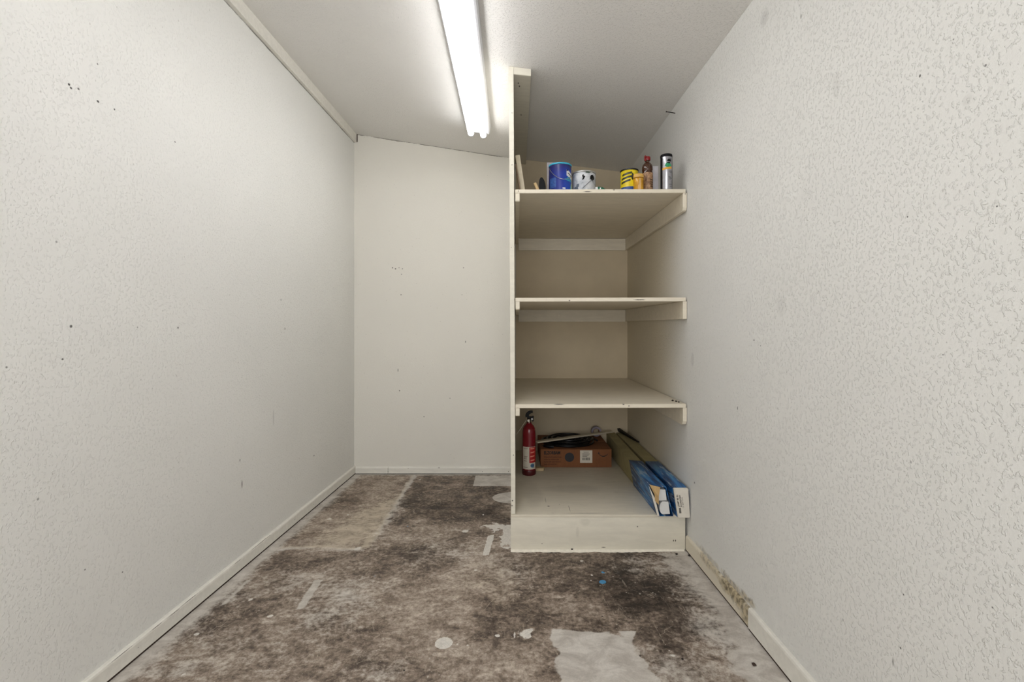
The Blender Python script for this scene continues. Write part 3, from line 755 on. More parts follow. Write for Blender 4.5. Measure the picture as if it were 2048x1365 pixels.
# dark tray beneath bottle and card
tray = thing('flat_tray', 'thin black tray under the brown bottle at the right of the top shelf', 'tray', (.712, 2.425, zs(2.425, .712)))
bm = bmesh.new(); box(bm, -.072, .060, -.075, .075, 0, .005, bev=.0015); fin('base', bm, M_black, tray)
for sx in (-.072, .057):
    bm = bmesh.new(); box(bm, sx, sx + .003, -.075, .075, .0052, .010); fin('lip', bm, M_black, tray)

# brown bottle with red cap
ZT = zs(2.425, .712) + .0054
t = thing('brown_bottle', 'brown bottle with red cap and tan label standing on black tray', 'bottle', (.6780, 2.400, ZT))
M_br = MT('brown_plastic', .15); M_br.col(sr(66, 38, 22)); M_br.b.inputs['Coat Weight'].default_value = .4
bm = bmesh.new(); lathe(bm, [(0, 0), (.0245, 0), (.0268, .004), (.0268, .100), (.0255, .106), (.0270, .112), (.0278, .126), (.0240, .140), (.0150, .151), (.0110, .155), (.0110, .163), (0, .163)], 40); fin('body', bm, M_br.m, t, smooth=True)
M_red = plain('red_plastic', sr(130, 22, 26), .3)
bm = bmesh.new(); lathe(bm, [(0, .1632), (.0150, .1632), (.0158, .166), (.0158, .178), (.0140, .1825), (0, .183)], 20); fin('cap', bm, M_red, t, smooth=True)
bm = bmesh.new(); tube(bm, [(-.010, -.010, .160), (-.016, -.012, .166), (-.017, -.012, .176), (-.012, -.012, .184)], .0045, 8); fin('spout_tab', bm, M_red, t, smooth=True)
mt_ = MT('tan_label', .5); mt_.col(mt_.ramp(mt_.noise(60, 4), [(.35, sr(104, 72, 48)), (.55, sr(172, 134, 100)), (.7, sr(202, 168, 132))]))
lbl('label', mt_.m, t, .0268, .008, .096, -1.35, 1.35)
for z in (.022, .034, .044, .056):
    lbl('label_text', plain('brown_ink', sr(70, 46, 30), .6), t, .0276, z, z + .004, .25, .95, seg=6)

# white card leaning beside the can
cd = thing('white_card', 'narrow white card with brown edge between bottle and silver can', 'card', (.7290, 2.440, ZT))
bm = bmesh.new(); box(bm, -.016, .018, 0, .004, 0, .150, bev=.0008); fin('sheet', bm, plain('white_cardboard', sr(214, 210, 214), .6), cd)
bm = bmesh.new(); box(bm, -.0185, -.0162, -.006, .006, 0, .150); fin('edge_strip', bm, plain('brown_edge', sr(96, 78, 64), .7), cd)

# tall silver can
t = thing('silver_can', 'tall silver aerosol-shaped can with black rim and green and orange bands', 'can', (.7600, 2.352, zs(2.352, .76)))
Ms = plain('silver_print', sr(178, 178, 184), .22, .85, var=.05)
r = .0285
bm = bmesh.new(); lathe(bm, [(0, 0), (r * .96, 0), (r, .002), (r, .165), (0, .165)], 48); b = fin('body', bm, Ms, t, smooth=True)
bm = bmesh.new(); lathe(bm, [(0, .1652), (r * 1.0, .1652), (r * 1.04, .167), (r * 1.04, .176), (r * .98, .1795), (0, .1800)], 48); fin('cap', bm, M_black, t, smooth=True)
lbl('dark_side_band', M_black, b, r, .003, .164, -1.6, -1.02, th=.0004); lbl('dark_side_band', M_black, b, r, .003, .164, 1.0, 1.6, th=.0004)
lbl('logo_block', M_black, b, r, .139, .148, -.15, .55, seg=8); lbl('logo_block', M_black, b, r, .148, .151, .0, .60, seg=8, skew=.002); lbl('logo_block', M_black, b, r, .130, .136, -.2, .4, seg=8)
blt('green_emblem', plain('green_print', sr(34, 150, 96), .4), b, r, .121, .0, .010, .55, seed=3, rag=.15)
lbl('orange_band', plain('orange_print', sr(226, 166, 50), .4), b, r, .098, .108, -1.0, .75, skew=.006)
for z, a0, a1 in ((.090, .2, .8), (.083, .3, .7), (.060, .1, .6), (.055, .2, .75), (.050, .1, .5), (.024, .2, .8), (.014, .3, .7)):
    lbl('printed_line', plain('grey_ink', sr(96, 98, 100), .5), b, r, z, z + .0025, a0, a1, seg=5)

# small green and white tube lying on the shelf
t = thing('crumpled_tube', 'small green and white squeezed tube lying at the middle of the top shelf edge', 'tube', (.4120, 2.352, zs(2.352, .41)))
Mg = plain('green_foil', sr(30, 98, 72), .4)
bm = bmesh.new(); tube(bm, [(.0, 0, .0105), (.012, 0, .011), (.026, .001, .0095), (.040, .002, .0055)], [.0100, .0105, .0085, .0040], 16); fin('body', bm, Mg, t, smooth=True)
bm = bmesh.new(); tube(bm, [(-.010, -.001, .0100), (-.0005, 0, .0105)], [.0085, .0095], 16); fin('cap', bm, M_white, t, smooth=True)
bm = bmesh.new(); tube(bm, [(.0405, .002, .0040), (.056, .004, .0030)], [.0042, .0028], 10); fin('folded_end', bm, M_white, t, smooth=True)
bm = bmesh.new(); box(bm, .010, .016, -.0115, -.0085, .006, .014, bev=.001); fin('white_mark', bm, M_white, t)

# paper scrap at the foot of the yellow tin
t = bmesh.new()
v = [t.verts.new(p) for p in ((0, 0, 0), (.045, .004, 0), (.040, .020, .004), (.012, .018, .007), (0, 0, .001), (.045, .004, .001), (.040, .020, .005), (.012, .018, .008))]
for f in ((3, 2, 1, 0), (4, 5, 6, 7), (0, 1, 5, 4), (1, 2, 6, 5), (2, 3, 7, 6), (3, 0, 4, 7)): t.faces.new([v[i] for i in f])
o = fin('paper_scrap', t, M_white); o.location = (.535, 2.325, zs(2.33, .54)); tag(o, 'curled white paper scrap on shelf edge below the yellow tin', 'paper')

# boards leaning on the side panel
M_creamw = paint_wood('cream_board', sr(216, 204, 178), None, .3)
M_brownw = plain('brown_board', sr(120, 98, 76), .7, var=.15, sc=30)
def leaning(name, label, cat, xb, xt, y, ytop, w, h, th, mat):
    z0 = zs(y, xb); d = Vector((xt - xb, 0, h)).normalized(); nrm = Vector((d.z, 0, -d.x))
    bm = bmesh.new(); L = h / d.z; z0 += max(0, -nrm.z) * th
    a = Vector((xb, y, z0)); q = []
    for s_ in (0, L):
        for dx, dy in ((0, 0), (1, 0), (1, 1), (0, 1)): q.append(a + d * s_ + nrm * (th * dx) + Vector((0, w * dy, 0)))
    hexa(bm, q, .002); o = fin(name, bm, mat, smooth=True); return tag(o, label, cat)
leaning('wood_board', 'cream board leaning against the tall side panel on top shelf', 'board', .028, -.004, 2.440, 0, .090, .214, .024, M_creamw)
leaning('wood_board', 'short brown board leaning behind the cream board on the top shelf', 'board', .019, -.004, 2.372, 0, .045, .145, .006, M_brownw)

# stubby stick and black brush
def tilted(name, label, cat, base, tip, w, th, mat, rnd_=False):
    base, tip = Vector(base), Vector(tip); d = (tip - base).normalized(); u = Vector((0, 1, 0)); n_ = d.cross(u).normalized()
    bm = bmesh.new()
    if rnd_:
        N_ = 20; L = (tip - base).length; loop = []
        for i in range(N_):
            t_ = 2 * PI * i / N_; loop.append(base + d * (L / 2 + L / 2 * math.sin(t_)) + n_ * (w / 2 * math.cos(t_) * (1 + .15 * math.sin(t_))))
        prism(bm, [p - u * th / 2 for p in loop], u * th)
        bmesh.ops.bevel(bm, geom=[e for e in bm.edges if abs(e.verts[0].co.y - e.verts[1].co.y) < 1e-6], offset=.002, segments=2, affect='EDGES')
    else:
        q = []
        for p in (base, tip):
            for a_, b_ in ((-1, -1), (1, -1), (1, 1), (-1, 1)): q.append(p + n_ * (w / 2 * a_) + u * (th / 2 * b_))
        hexa(bm, q, .0015)
    return tag(fin(name, bm, mat, smooth=True), label, cat)
tilted('wood_stick', 'short pale wooden stick leaning left on the top shelf', 'stick', (.1225, 2.42, zs(2.42, .12) + .0045), (.098, 2.42, zs(2.42, .11) + .062), .014, .010, plain('bare_wood', sr(196, 168, 122), .7, sc=40))
br_ = thing('hand_brush', 'black oval-backed hand brush propped up left of the blue can', 'brush', (.143, 2.455, zs(2.455, .14)))
bm = bmesh.new(); loop = [(-.004 + .0175 * math.cos(a) - .010 * math.sin(a) * .5, -.006,   .052 + .050 * math.sin(a)) for a in [2 * PI * i / 24 for i in range(24)]]
prism(bm, loop, (0, .012, 0)); bmesh.ops.bevel(bm, geom=[e for e in bm.edges if abs(e.verts[0].co.y - e.verts[1].co.y) < 1e-6], offset=.003, segments=2, affect='EDGES')
fin('back', bm, M_black, br_, smooth=True)
bm = bmesh.new(); box(bm, .006, .030, -.010, .010, .0005, .020, bev=.004); fin('bristles', bm, M_black, br_, smooth=True)
bm = bmesh.new(); box(bm, 0, .080, 0, .010, 0, .218, bev=.0015)
o = fin('white_board', bm, plain('white_melamine', sr(168, 162, 166), .5, var=.03), smooth=True); o.location = (.1700, 2.560, zs(2.56, .16)); tag(o, 'white board standing upright behind the blue paint can', 'board')
bm = bmesh.new(); bmesh.ops.create_icosphere(bm, subdivisions=2, radius=.009)
for v in bm.verts: v.co *= 1 + .2 * mnoise.noise(v.co * 200); v.co.z *= 2.0
o = fin('rubber_plug', bm, M_black); o.location = (.064, 2.560, zs(2.56, .06) + .0185); tag(o, 'small black rubber plug on the top shelf behind the cream board', 'plug')

# ------------------------------------------------------------------ bottom compartment
ZD = Z_DECK + .0006
fe = thing('fire_extinguisher', 'red fire extinguisher standing at the left of the bottom shelf', 'fire extinguisher', (.0830, 2.975, ZD), 0)
Mr = MT('red_enamel', .25); Mr.col(sr(122, 10, 26)); Mr.b.inputs['Coat Weight'].default_value = .3; Mr = Mr.m
r = .0425
bm = bmesh.new(); lathe(bm, [(0, .010), (r, .010), (r, .262), (r * .985, .276), (r * .90, .294), (r * .72, .309), (r * .50, .318), (r * .40, .323), (r * .38, .330), (0, .330)], 48); b = fin('cylinder', bm, Mr, fe, smooth=True)
bm = bmesh.new(); lathe(bm, [(0, 0), (r * .98, 0), (r * 1.04, .004), (r * 1.04, .028), (r * 1.0, .034), (r * .9, .034), (r * .9, .0095), (0, .0095)], 48); fin('foot_ring', bm, plain('dark_red_plastic', sr(78, 12, 20), .4), fe, smooth=True)
M_lab = plain('label_paper', sr(214, 206, 190), .55, var=.04); M_redp = plain('red_label_print', sr(176, 24, 26), .45)
M_pink = plain('pink_highlight_print', sr(236, 150, 130), .5)
lbl('label', M_lab, b, r, .040, .182, -1.10, 1.15, seg=22)
lbl('red_label_panel', M_redp, b, r + .0006, .082, .180, .02, 1.15, seg=14)
for k in range(4):
    lbl('pictogram', M_pink, b, r + .0013, .168 - k * .025, .175 - k * .025, .16 + .04 * (k % 2), .85, seg=8, skew=.003 if k else 0)
blt('emblem', plain('blue_emblem_print', sr(90, 130, 160), .5), b, r + .0007, .064, .50, .013, .32, seed=2, rag=.02)
blt('emblem', M_dkblue, b, r + .0013, .064, .42, .009, .05, seed=3, rag=0); blt('emblem', M_dkblue, b, r + .0013, .064, .62, .008, .04, seed=4, rag=0)
for z, a0, a1 in ((.050, .55, 1.0), (.170, -.9, -.2), (.120, -.85, -.25), (.113, -.85, -.35), (.106, -.85, -.3), (.052, -.95, -.2), (.092, -.85, -.3)):
    lbl('label_text', plain('grey_label_ink', sr(140, 124, 108), .6), b, r + .0007, z, z + .003, a0, a1, seg=6)
M_bp = plain('black_valve_plastic', sr(12, 12, 13), .45, spec=.2)
M_cr = plain('chrome', sr(205, 200, 192), .2, 1)
bm = bmesh.new(); lathe(bm, [(0, .3302), (.0125, .3302), (.0135, .334), (.0135, .350), (.010, .354), (0, .354)], 24); fin('valve', bm, M_cr, fe, smooth=True)
bm = bmesh.new(); box(bm, -.012, .014, -.009, .009, .3542, .368, bev=.003); fin('valve_body', bm, M_bp, fe, smooth=True)
# top lever: curved arch sweeping up to the right
bm = bmesh.new()
pth = [(-.010, .366), (-.012, .374), (-.008, .384), (.000, .392), (.011, .3975), (.024, .3985)]
up_ = []; dn = []
for i, (x, z) in enumerate(pth):
    a0 = pth[max(i - 1, 0)]; a1 = pth[min(i + 1, len(pth) - 1)]; d = Vector((a1[0] - a0[0], a1[1] - a0[1])).normalized(); w = .0125 * (1 - .45 * i / (len(pth) - 1))
    up_.append((x - d.y * w, z + d.x * w)); dn.append((x + d.y * w, z - d.x * w))
lp = [(x, -.009, z) for x, z in up_] + [(x, -.009, z) for x, z in dn[::-1]]
prism(bm, lp, (0, .018, 0)); fin('lever', bm, M_bp, fe)
bm = bmesh.new(); prism(bm, [(.0145, -.008, .352), (.0145, -.008, .366), (.024, -.008, .372), (.031, -.008, .370), (.030, -.008, .362), (.029, -.008, .338), (.022, -.008, .336)], (0, .016, 0)); fin('carry_handle', bm, M_bp, fe)
bm = bmesh.new(); tube(bm, [(.019, -.0085, .353), (.019, -.0125, .353)], .0085, 20); g = fin('gauge', bm, M_bp, fe, smooth=True)
bm = bmesh.new(); tube(bm, [(.019, -.0127, .353), (.019, -.0133, .353)], .0065, 20); fin('gauge_face', bm, M_white, g, smooth=True)
bm = bmesh.new(); tube(bm, [(-.004, -.014, .345), (-.004, -.018, .345)], .0065, 14); fin('pull_pin_ring', bm, M_cr, fe, smooth=True)
# white cord trailing from the valve to the panel
bm = bmesh.new(); tube(bm, [(-.016, .0, .345), (-.024, .0, .334), (-.036, .0, .316), (-.050, .0, .294), (-.066, .0, .272), (-.080, .0, .252)], .0018, 8); fin('cord', bm, plain('white_cord', sr(206, 196, 180), .6), fe, smooth=True)

# flat offcut of wood behind it
bm = bmesh.new(); hexa(bm, [(.100, 3.030, ZD), (.180, 3.030, ZD), (.188, 3.062, ZD), (.100, 3.090, ZD), (.100, 3.030, ZD + .018), (.180, 3.030, ZD + .020), (.188, 3.062, ZD + .020), (.100, 3.090, ZD + .018)], .0015)
tag(fin('wood_offcut', bm, plain('pale_wood', sr(190, 168, 130), .7, sc=40)), 'pale wood offcut lying behind the fire extinguisher', 'wood')

# cardboard box
def card_mat(name, c):
    m = MT(name, .8, 0, .2); n_ = m.noise(12, 6, .6); f_ = m.noise(6, 2, .5, 0, m.scale((30, 1, 1)))
    m.col(m.ramp(m.math('ADD', m.math('MULTIPLY', n_, .7), m.math('MULTIPLY', f_, .3)), [(.35, tuple(x * .8 for x in c[:3]) + (1,)), (.65, c)]))
    m.bump(f_, .0006, .5); return m.m
M_card = card_mat('brown_cardboard', sr(134, 88, 58))
X0, X1, Y0, Y1, HB = .165, .640, 3.115, 3.535, .122
cb = thing('cardboard_box', 'flat brown cardboard box with white shipping label behind the extinguisher', 'box', (X0, Y0, ZD))
W_, D_ = X1 - X0, Y1 - Y0
t_ = .004
mk = lambda nm, *a: mk_box(nm, M_card, cb, *a, bev=.001)
mk('front_panel', 0, W_, 0, t_, 0, HB - .004); mk('back_panel', 0, W_, D_ - t_, D_, 0, HB - .004)
mk('side_panel', 0, t_, t_ + .0002, D_ - t_ - .0002, 0, HB - .004); mk('side_panel', W_ - t_, W_, t_ + .0002, D_ - t_ - .0002, 0, HB - .004)
mk('bottom_panel', t_ + .0002, W_ - t_ - .0002, t_ + .0002, D_ - t_ - .0002, 0, t_)
mk('top_flap', 0, W_, 0, D_ / 2 - .0015, HB - .0038, HB); mk('top_flap', 0, W_, D_ / 2 + .0015, D_, HB - .0038, HB)
M_ink = plain('black_ink', sr(26, 22, 22), .7)
fp = lambda x, z: Matrix.Translation((x, -.0006, z)) @ FACE
text_part('printed_text', 'ELZORBAM', .030, M_ink, cb, fp(.022, .088), .0005, .108, .0011)
M_ink2 = plain('faded_brown_ink', sr(90, 50, 30), .8)
for k, w in enumerate((.118, .10, .112, .085)):
    text_part('printed_text', ('Waterproof outdoor lamp', 'made for indoor use', 'handle with care this side', 'keep dry and flat')[k], .012, M_ink2, cb, fp(.022, .066 - k * .016), .0003, w, .0004)
bm = bmesh.new(); prism(bm, [(.193 + .031 * math.cos(a), -.0012, .068 + .031 * math.sin(a)) for a in [2 * PI * i / 32 for i in range(32)]], (0, .0011, 0)); fin('dark_disc_print', bm, plain('navy_black_ink', sr(14, 14, 24), .5), cb)
bm = bmesh.new(); box(bm, .264, .346, -.0012, -.0001, .031, .114); lb_ = fin('shipping_label', bm, M_lab, cb)
for x0, x1, z0, z1 in ((.288, .322, .101, .104), (.279, .328, .088, .092), (.279, .322, .080, .083), (.279, .312, .073, .076)):
    bm = bmesh.new(); box(bm, x0, x1, -.0018, -.00125, z0, z1); fin('label_text', bm, plain('label_grey_ink', sr(110, 100, 90), .6), lb_)
for k, w in enumerate((3, 1, 2, 1, 1, 3, 1, 2, 2, 1, 3)):
    x = .281 + k * .0044
    bm = bmesh.new(); box(bm, x, x + .0012 * w, -.0018, -.00125, .048, .066); fin('barcode_bar', bm, M_ink, lb_)
bm = bmesh.new()   # curved arrow mark
N_ = 16; a = []; b_ = []
for i in range(N_ + 1):
    s_ = i / N_; x = .388 + .064 * s_; z = .094 - .020 * math.sin(PI * (s_ * .9 + .05)); w = .0012 + .0020 * math.sin(PI * s_)
    a.append((x, -.0010, z + w)); b_.append((x, -.0010, z - w))
prism(bm, a + b_[::-1], (0, .0009, 0)); fin('arrow_mark', bm, M_ink, cb)
bm = bmesh.new(); prism(bm, [(.384, -.0010, .090), (.396, -.0010, .093), (.388, -.0010, .104)], (0, .0009, 0)); fin('arrow_head', bm, M_ink, cb)

# black cable coil on the box
M_rub = plain('black_rubber', sr(13, 13, 15), .35, 0, .3)
ct = bpy.data.objects.new
bm = bmesh.new(); pts = []
N_ = 420; turns = 9
zt = ZD + HB + .0075
for i in range(N_ + 1):
    s_ = i / N_; a = 2 * PI * turns * s_; lay = int(s_ * turns)
    rr =   .195 - .028 * (s_ * turns) if s_ < .6 else .195 - .028 * .6 * turns + .033 * (s_ - .6) * turns
    zz = zt + (.0 if s_ < .6 else min(1, (s_ - .6) / .03) * .0145) + .003 * (1 + math.sin(a * 1.37)) * (s_ > .62)
    pts.append((rr * 1.05 * math.cos(a), rr * .98 * math.sin(a), zz - (ZD + HB) - 0))
tube(bm, pts, .0068, 8)
cc_ = thing('coiled_cable', 'black rubber cable coiled flat on top of the cardboard box', 'cable', (.375, 3.325, ZD + HB))
fin('coil', bm, M_rub, cc_, smooth=True)
bm = bmesh.new(); tube(bm, [(-.185, -.165, .012), (-.150, -.185, .012), (-.120, -.192, .011)], [.009, .012, .008], 12); plug = fin('plug', bm, M_rub, cc_, smooth=True)
bm = bmesh.new(); tube(bm, [(-.190, -.162, .012), (-.2, -.157, .012)], .003, 8); fin('pin', bm, M_cr, plug, smooth=True)

# white lath lying across
bm = bmesh.new()
p0 = Vector((.134, 3.135, ZD + HB + .038)); p1 = Vector((.715, 3.485, .336)); d = (p1 - p0).normalized(); s_ = Vector((-d.y, d.x, 0)).normalized()
q = []
for dz in (0, .010):
    for p, sg in ((p0, -1), (p1, -1), (p1, 1), (p0, 1)): q.append(p + s_ * (.020 * sg) + Vector((0, 0, dz)))
hexa(bm, q, .0015)
tag(fin('wood_lath', bm, paint_wood('lath_paint', sr(200, 190, 168), None, .3)), 'pale painted lath lying across the black cable and cartons', 'lath')

# grey tape roll
tr = thing('tape_roll', 'grey tape roll standing on edge at the back of the cardboard box', 'tape', (.602, 3.500, ZD + HB + .0375))
bm = bmesh.new()
N_ = 32
for (ra, rb, nm, mt__) in ((.037, .024, 'tape', plain('mauve_grey_tape', sr(142, 134, 146), .5)), (.0238, .0215, 'core', M_card)):
    bm = bmesh.new(); R_ = []
    for rr, yy in ((ra, -.018), (ra, .018), (rb, .018), (rb, -.018)): R_.append([bm.verts.new((rr * math.cos(2 * PI * i / N_), yy, rr * math.sin(2 * PI * i / N_))) for i in range(N_)])
    for k in range(4):
        A, B = R_[k], R_[(k + 1) % 4]
        for i in range(N_): j = (i + 1) % N_; bm.faces.new((A[i], A[j], B[j], B[i]))
    fin(nm, bm, mt__, tr, smooth=True)

# two long cartons -------------------------------------------------
M_tan = card_mat('olive_tan_cardboard', sr(176, 166, 124))
def blue_print():
    m = MT('blue_carton_print', .4, 0, .4)
    st = m.noise(11, 5, .6, .3, m.scale((3.2, .35, 3.2)))
    st2 = m.noise(30, 3, .6, .2, m.scale((2.4, .22, 2.4)))
    sp = m.n('ShaderNodeSeparateXYZ'); m.L(m.co, sp.inputs[0])
    c = m.ramp(st, [(.33, sr(28, 42, 68)), (.46, sr(32, 78, 130)), (.56, sr(38, 112, 178)), (.70, sr(92, 160, 200))])
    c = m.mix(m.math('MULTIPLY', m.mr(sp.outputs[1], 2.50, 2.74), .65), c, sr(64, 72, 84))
    c = m.mix(m.math('MULTIPLY', m.mr(st2, .56, .62), .7), c, sr(168, 184, 196))
    m.col(c); return m.m
M_blue = blue_print()
M_whc = plain('white_cardboard_inside', sr(218, 212, 200), .7, var=.04)
def sleeve(name, stations, t, mat, par, closed_back=True):
    """hollow four-sided sleeve; station = (y, bl, br, tr, tl) with (x, z) corners"""
    bm = bmesh.new(); outs = []; ins = []
    for y, *q in stations:
        c_ = Vector((sum(p[0] for p in q) / 4, sum(p[1] for p in q) / 4))
        outs.append([bm.verts.new((x, y, z)) for x, z in q])
        ins.append([bm.verts.new((x + (t if x < c_.x else -t), y, z + (t if z < c_.y else -t))) for x, z in q])
    for A, B in zip(outs, outs[1:]):
        for i in range(4): j = (i + 1) % 4; bm.faces.new((A[i], A[j], B[j], B[i]))
    for A, B in zip(ins, ins[1:]):
        for i in range(4): j = (i + 1) % 4; bm.faces.new((A[j], A[i], B[i], B[j]))
    for A, B in ((outs[0], ins[0]), (outs[-1], ins[-1])):
        for i in range(4): j = (i + 1) % 4; bm.faces.new((A[i], A[j], B[j], B[i]))
    return fin(name, bm, mat, par)
zb_ = ZD + .0004
def lerp(a, b, s): return tuple(x + (y - x) * s for x, y in zip(a, b))
# left carton, its near end squashed and leaning
LB = [(.690, zb_), (.762, zb_), (.757, .322), (.687, .322)]           # at the back
LF = [(.702, zb_), (.777, zb_), (.741, .326), (.655, .338)]           # at the front
def LS(y):
    s = max(0, min(1, (3.55 - y) / (3.55 - 2.295))); s = s ** 1.25
    return [lerp(a, b, s) for a, b in zip(LB, LF)]
lc = thing('long_carton', 'long open carton, torn near end showing white inserts, on bottom shelf', 'carton', (0, 0, 0))
shr = lambda q, k: [((x + k) if i in (0, 3) else (x - k), (z + (k if i < 2 else -k))) for i, (x, z) in enumerate(q)]
sleeve('inner_carton', [(y, *shr(LS(y), .0028)) for y in (3.55, 3.3, 3.0, 2.8, 2.73)], .002, M_tan, lc)
sleeve('printed_sleeve', [(y, *LS(y)) for y in (2.755, 2.6, 2.45, 2.35, 2.295)], .0022, M_blue, lc)
mk_box('back_panel', M_tan, lc, .694, .756, 3.547, 3.5495, zb_ + .004, .316)
# torn flap folded over the mouth (brown inside face) and white flap edges
bm = bmesh.new(); q = LS(2.295)
tl_, tr_, br_2, bl_ = Vector((q[3][0], 2.295, q[3][1])), Vector((q[2][0], 2.295, q[2][1])), Vector((q[1][0], 2.295, q[1][1])), Vector((q[0][0], 2.295, q[0][1]))
loop = [tl_ + Vector((.002, -.004, .001)), tl_.lerp(tr_, .62) + Vector((0, -.012, -.002)), tl_.lerp(tr_, .50) + Vector((0, -.022, -.045)), tl_.lerp(bl_, .62) + Vector((.018, -.010, 0)), tl_.lerp(bl_, .50) + Vector((.006, -.006, 0)), tl_.lerp(bl_, .30) + Vector((.012, -.010, 0))]
prism(bm, loop, (0, .002, 0)); fin('torn_flap', bm, card_mat('torn_card_inside', sr(196, 164, 116)), lc)
bm = bmesh.new()
loop = [tl_ + Vector((-.001, -.003, -.004)), tl_.lerp(bl_, .45) + Vector((.010, -.003, 0)), tl_.lerp(bl_, .98) + Vector((.006, -.003, -.0)), tl_.lerp(bl_, .985) + Vector((-.004, -.003, 0)), tl_.lerp(bl_, .40) + Vector((-.002, -.003, 0))]
prism(bm, loop, (0, .0018, 0)); fin('flap_edge', bm, M_whc, lc)
# white rounded inserts inside the open end
def insert(label, z0, z1, xo, y0):
    bm = bmesh.new(); y1 = y0 + .45; R_ = []
    for y in (y0, y1):
        q = LS(y); xr_a = q[1][0] + (q[2][0] - q[1][0]) * ((z0 + z1) / 2 - q[1][1]) / (q[2][1] - q[1][1]) - .0085
        n_ = 10; w = .048 if y == y0 else .046; hh_ = (z1 - z0) / 2; zc0 = (z0 + z1) / 2; pts_ = []
        pts_.append((xr_a - .006 * (z1 - zc0) / .05, z1 - .002)); 
        for i in range(n_ + 1):
            a = PI / 2 + PI * i / n_; pts_.append((xr_a - w + hh_ * .55 + hh_ * .55 * math.cos(a) * 1.0, zc0 + hh_ * math.sin(a)))
        pts_.append((xr_a + .003, z0 + .002))
        R_.append([bm.verts.new((x + xo, y, z)) for x, z in pts_])
    A, B = R_; bm.faces.new(A); bm.faces.new(B[::-1])
    for i in range(len(A)): j = (i + 1) % len(A); bm.faces.new((A[i], A[j], B[j], B[i]))
    return tag(fin('foam_insert', bm, plain('white_foam', sr(222, 222, 220), .6, var=.02), smooth=True), label, 'packing insert')
insert('upper white rounded insert in the torn mouth of the long carton', .256, .312, 0, 2.302)
insert('lower white rounded insert in the torn mouth of the long carton', .188, .252, 0, 2.302)

RB = [(.768, zb_), (.8505, zb_), (.8485, .322), (.763, .322)]
RF = [(.792, zb_), (.8535, zb_), (.842, .325), (.768, .325)]
def RS(y):
    s = max(0, min(1, (3.555 - y) / (3.555 - 2.29))) ** 1.2
    return [lerp(a, b, s) for a, b in zip(RB, RF)]
rc = thing('long_carton', 'long carton with white end cap lying against the right wall on bottom shelf', 'carton', (0, 0, 0))
sleeve('inner_carton', [(y, *shr(RS(y), .0028)) for y in (3.55, 3.3, 3.0, 2.8, 2.73)], .002, M_tan, rc)
sleeve('printed_sleeve', [(y, *RS(y)) for y in (2.755, 2.6, 2.45, 2.35, 2.29)], .0022, M_blue, rc)
mk_box('back_panel', M_tan, rc, .770, .846, 3.547, 3.5495, zb_ + .004, .316)
bm = bmesh.new(); q = RS(2.289)
lp2 = [(q[0][0] + .002, q[0][1] + .0), (q[1][0] - .001, q[1][1] + .0), (q[2][0] + .001, q[2][1] + .001), (q[3][0] + .003, q[3][1] + .001)]
prism(bm, [(x, 2.2740, z) for x, z in lp2], (0, .0155, 0)); bmesh.ops.bevel(bm, geom=list(bm.edges), offset=.003, segments=2, affect='EDGES')
cap = fin('end_cap', bm, M_whc, rc, smooth=True)
M_ink3 = plain('grey_black_ink', sr(80, 74, 68), .6)
ROT = Matrix.Rotation(PI / 2 + .14, 4, 'Z')
text_part('printed_text', 'LAMP 48 IN', .012, M_ink3, cap, Matrix.Translation((.800, 2.2736, .235)) @ FACE @ ROT, .0002, .060, .0003)
text_part('printed_text', 'FLUORESCENT', .010, M_ink3, cap, Matrix.Translation((.812, 2.2736, .235)) @ FACE @ ROT, .0002, .060, .0003)
text_part('printed_text', 'T12 40W COOL', .009, M_ink3, cap, Matrix.Translation((.822, 2.2736, .230)) @ FACE @ ROT, .0002, .055)
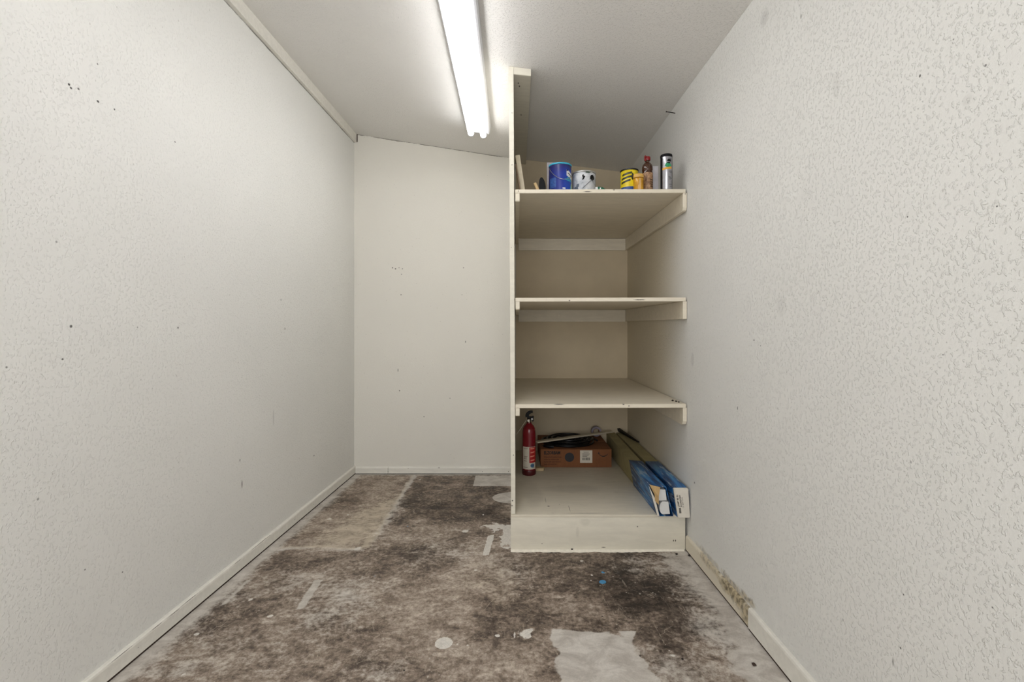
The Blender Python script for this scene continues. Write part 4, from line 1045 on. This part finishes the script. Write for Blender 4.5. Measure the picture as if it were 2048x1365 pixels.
for k in range(7):
    bm = bmesh.new(); z = .205 + k * .0038; box(bm, .799 - (z - .2) * .1, .809 - (z - .2) * .1, 2.2730, 2.2739, z, z + .0024); fin('barcode_bar', bm, M_ink, cap)
bm = bmesh.new()
hexa(bm, [(.778, 3.552, .3262), (.800, 3.552, .3262), (.850, 3.20, .3262), (.838, 3.20, .3262), (.772, 3.552, .350), (.794, 3.552, .352), (.849, 3.20, .333), (.838, 3.20, .333)], .001)
tag(fin('black_strip', bm, M_black), 'black strip lying along the far end of the right-hand carton', 'strip')

# ------------------------------------------------------------------ crumbs and debris
def crumb(label, x, y, z, r, mat, sq=.6, seed=0):
    bm = bmesh.new(); bmesh.ops.create_icosphere(bm, subdivisions=2, radius=r)
    for v in bm.verts: v.co *= 1 + .45 * mnoise.noise(v.co * (1.2 / r) + Vector((seed, 0, 0))); v.co.z *= sq
    mz = min(v.co.z for v in bm.verts)
    for v in bm.verts: v.co.z -= mz
    o = fin('crumb', bm, mat, smooth=True); o.location = (x, y, z + .0003); tag(o, label, 'debris')
M_crumb = plain('dark_crumb', sr(34, 26, 22), .9)
x, y = on_floor(1353, 1110); crumb('left of two dark crumbs on the floor below the right end of the plinth', x, y, 0, .0062, M_crumb, .5, 1)
x, y = on_floor(1379, 1113); crumb('right of two dark crumbs on the floor near the corner of the plinth', x, y, 0, .0072, M_crumb, .5, 2)
x, y = on_floor(1508, 1332); crumb('brown pebble on pale floor patch by the right baseboard', x, y, 0, .0065, plain('brown_pebble', sr(60, 44, 36), .8), .6, 3)
x, y = on_floor(1144, 1102); crumb('dark crumb in the filler bead at the foot of the plinth', x, y, .0035, .0055, M_crumb, .6, 4)
x, y = on_floor(1365, 1320); crumb('small dark crumb on the near floor beside the pale square', x, y, 0, .0038, M_crumb, .6, 6)
for k, (x, y, r_) in enumerate(((.808, 2.400, .005), (.818, 2.375, .0055), (.8235, 2.352, .0045))):
    crumb(('farthest of three black crumbs at the right end of the lowest shelf', 'middle one of three black crumbs at the right end of the lowest shelf', 'nearest of three black crumbs at the right end of the lowest shelf')[k], x, y, .7335, r_, M_crumb, .7, 8 + k)
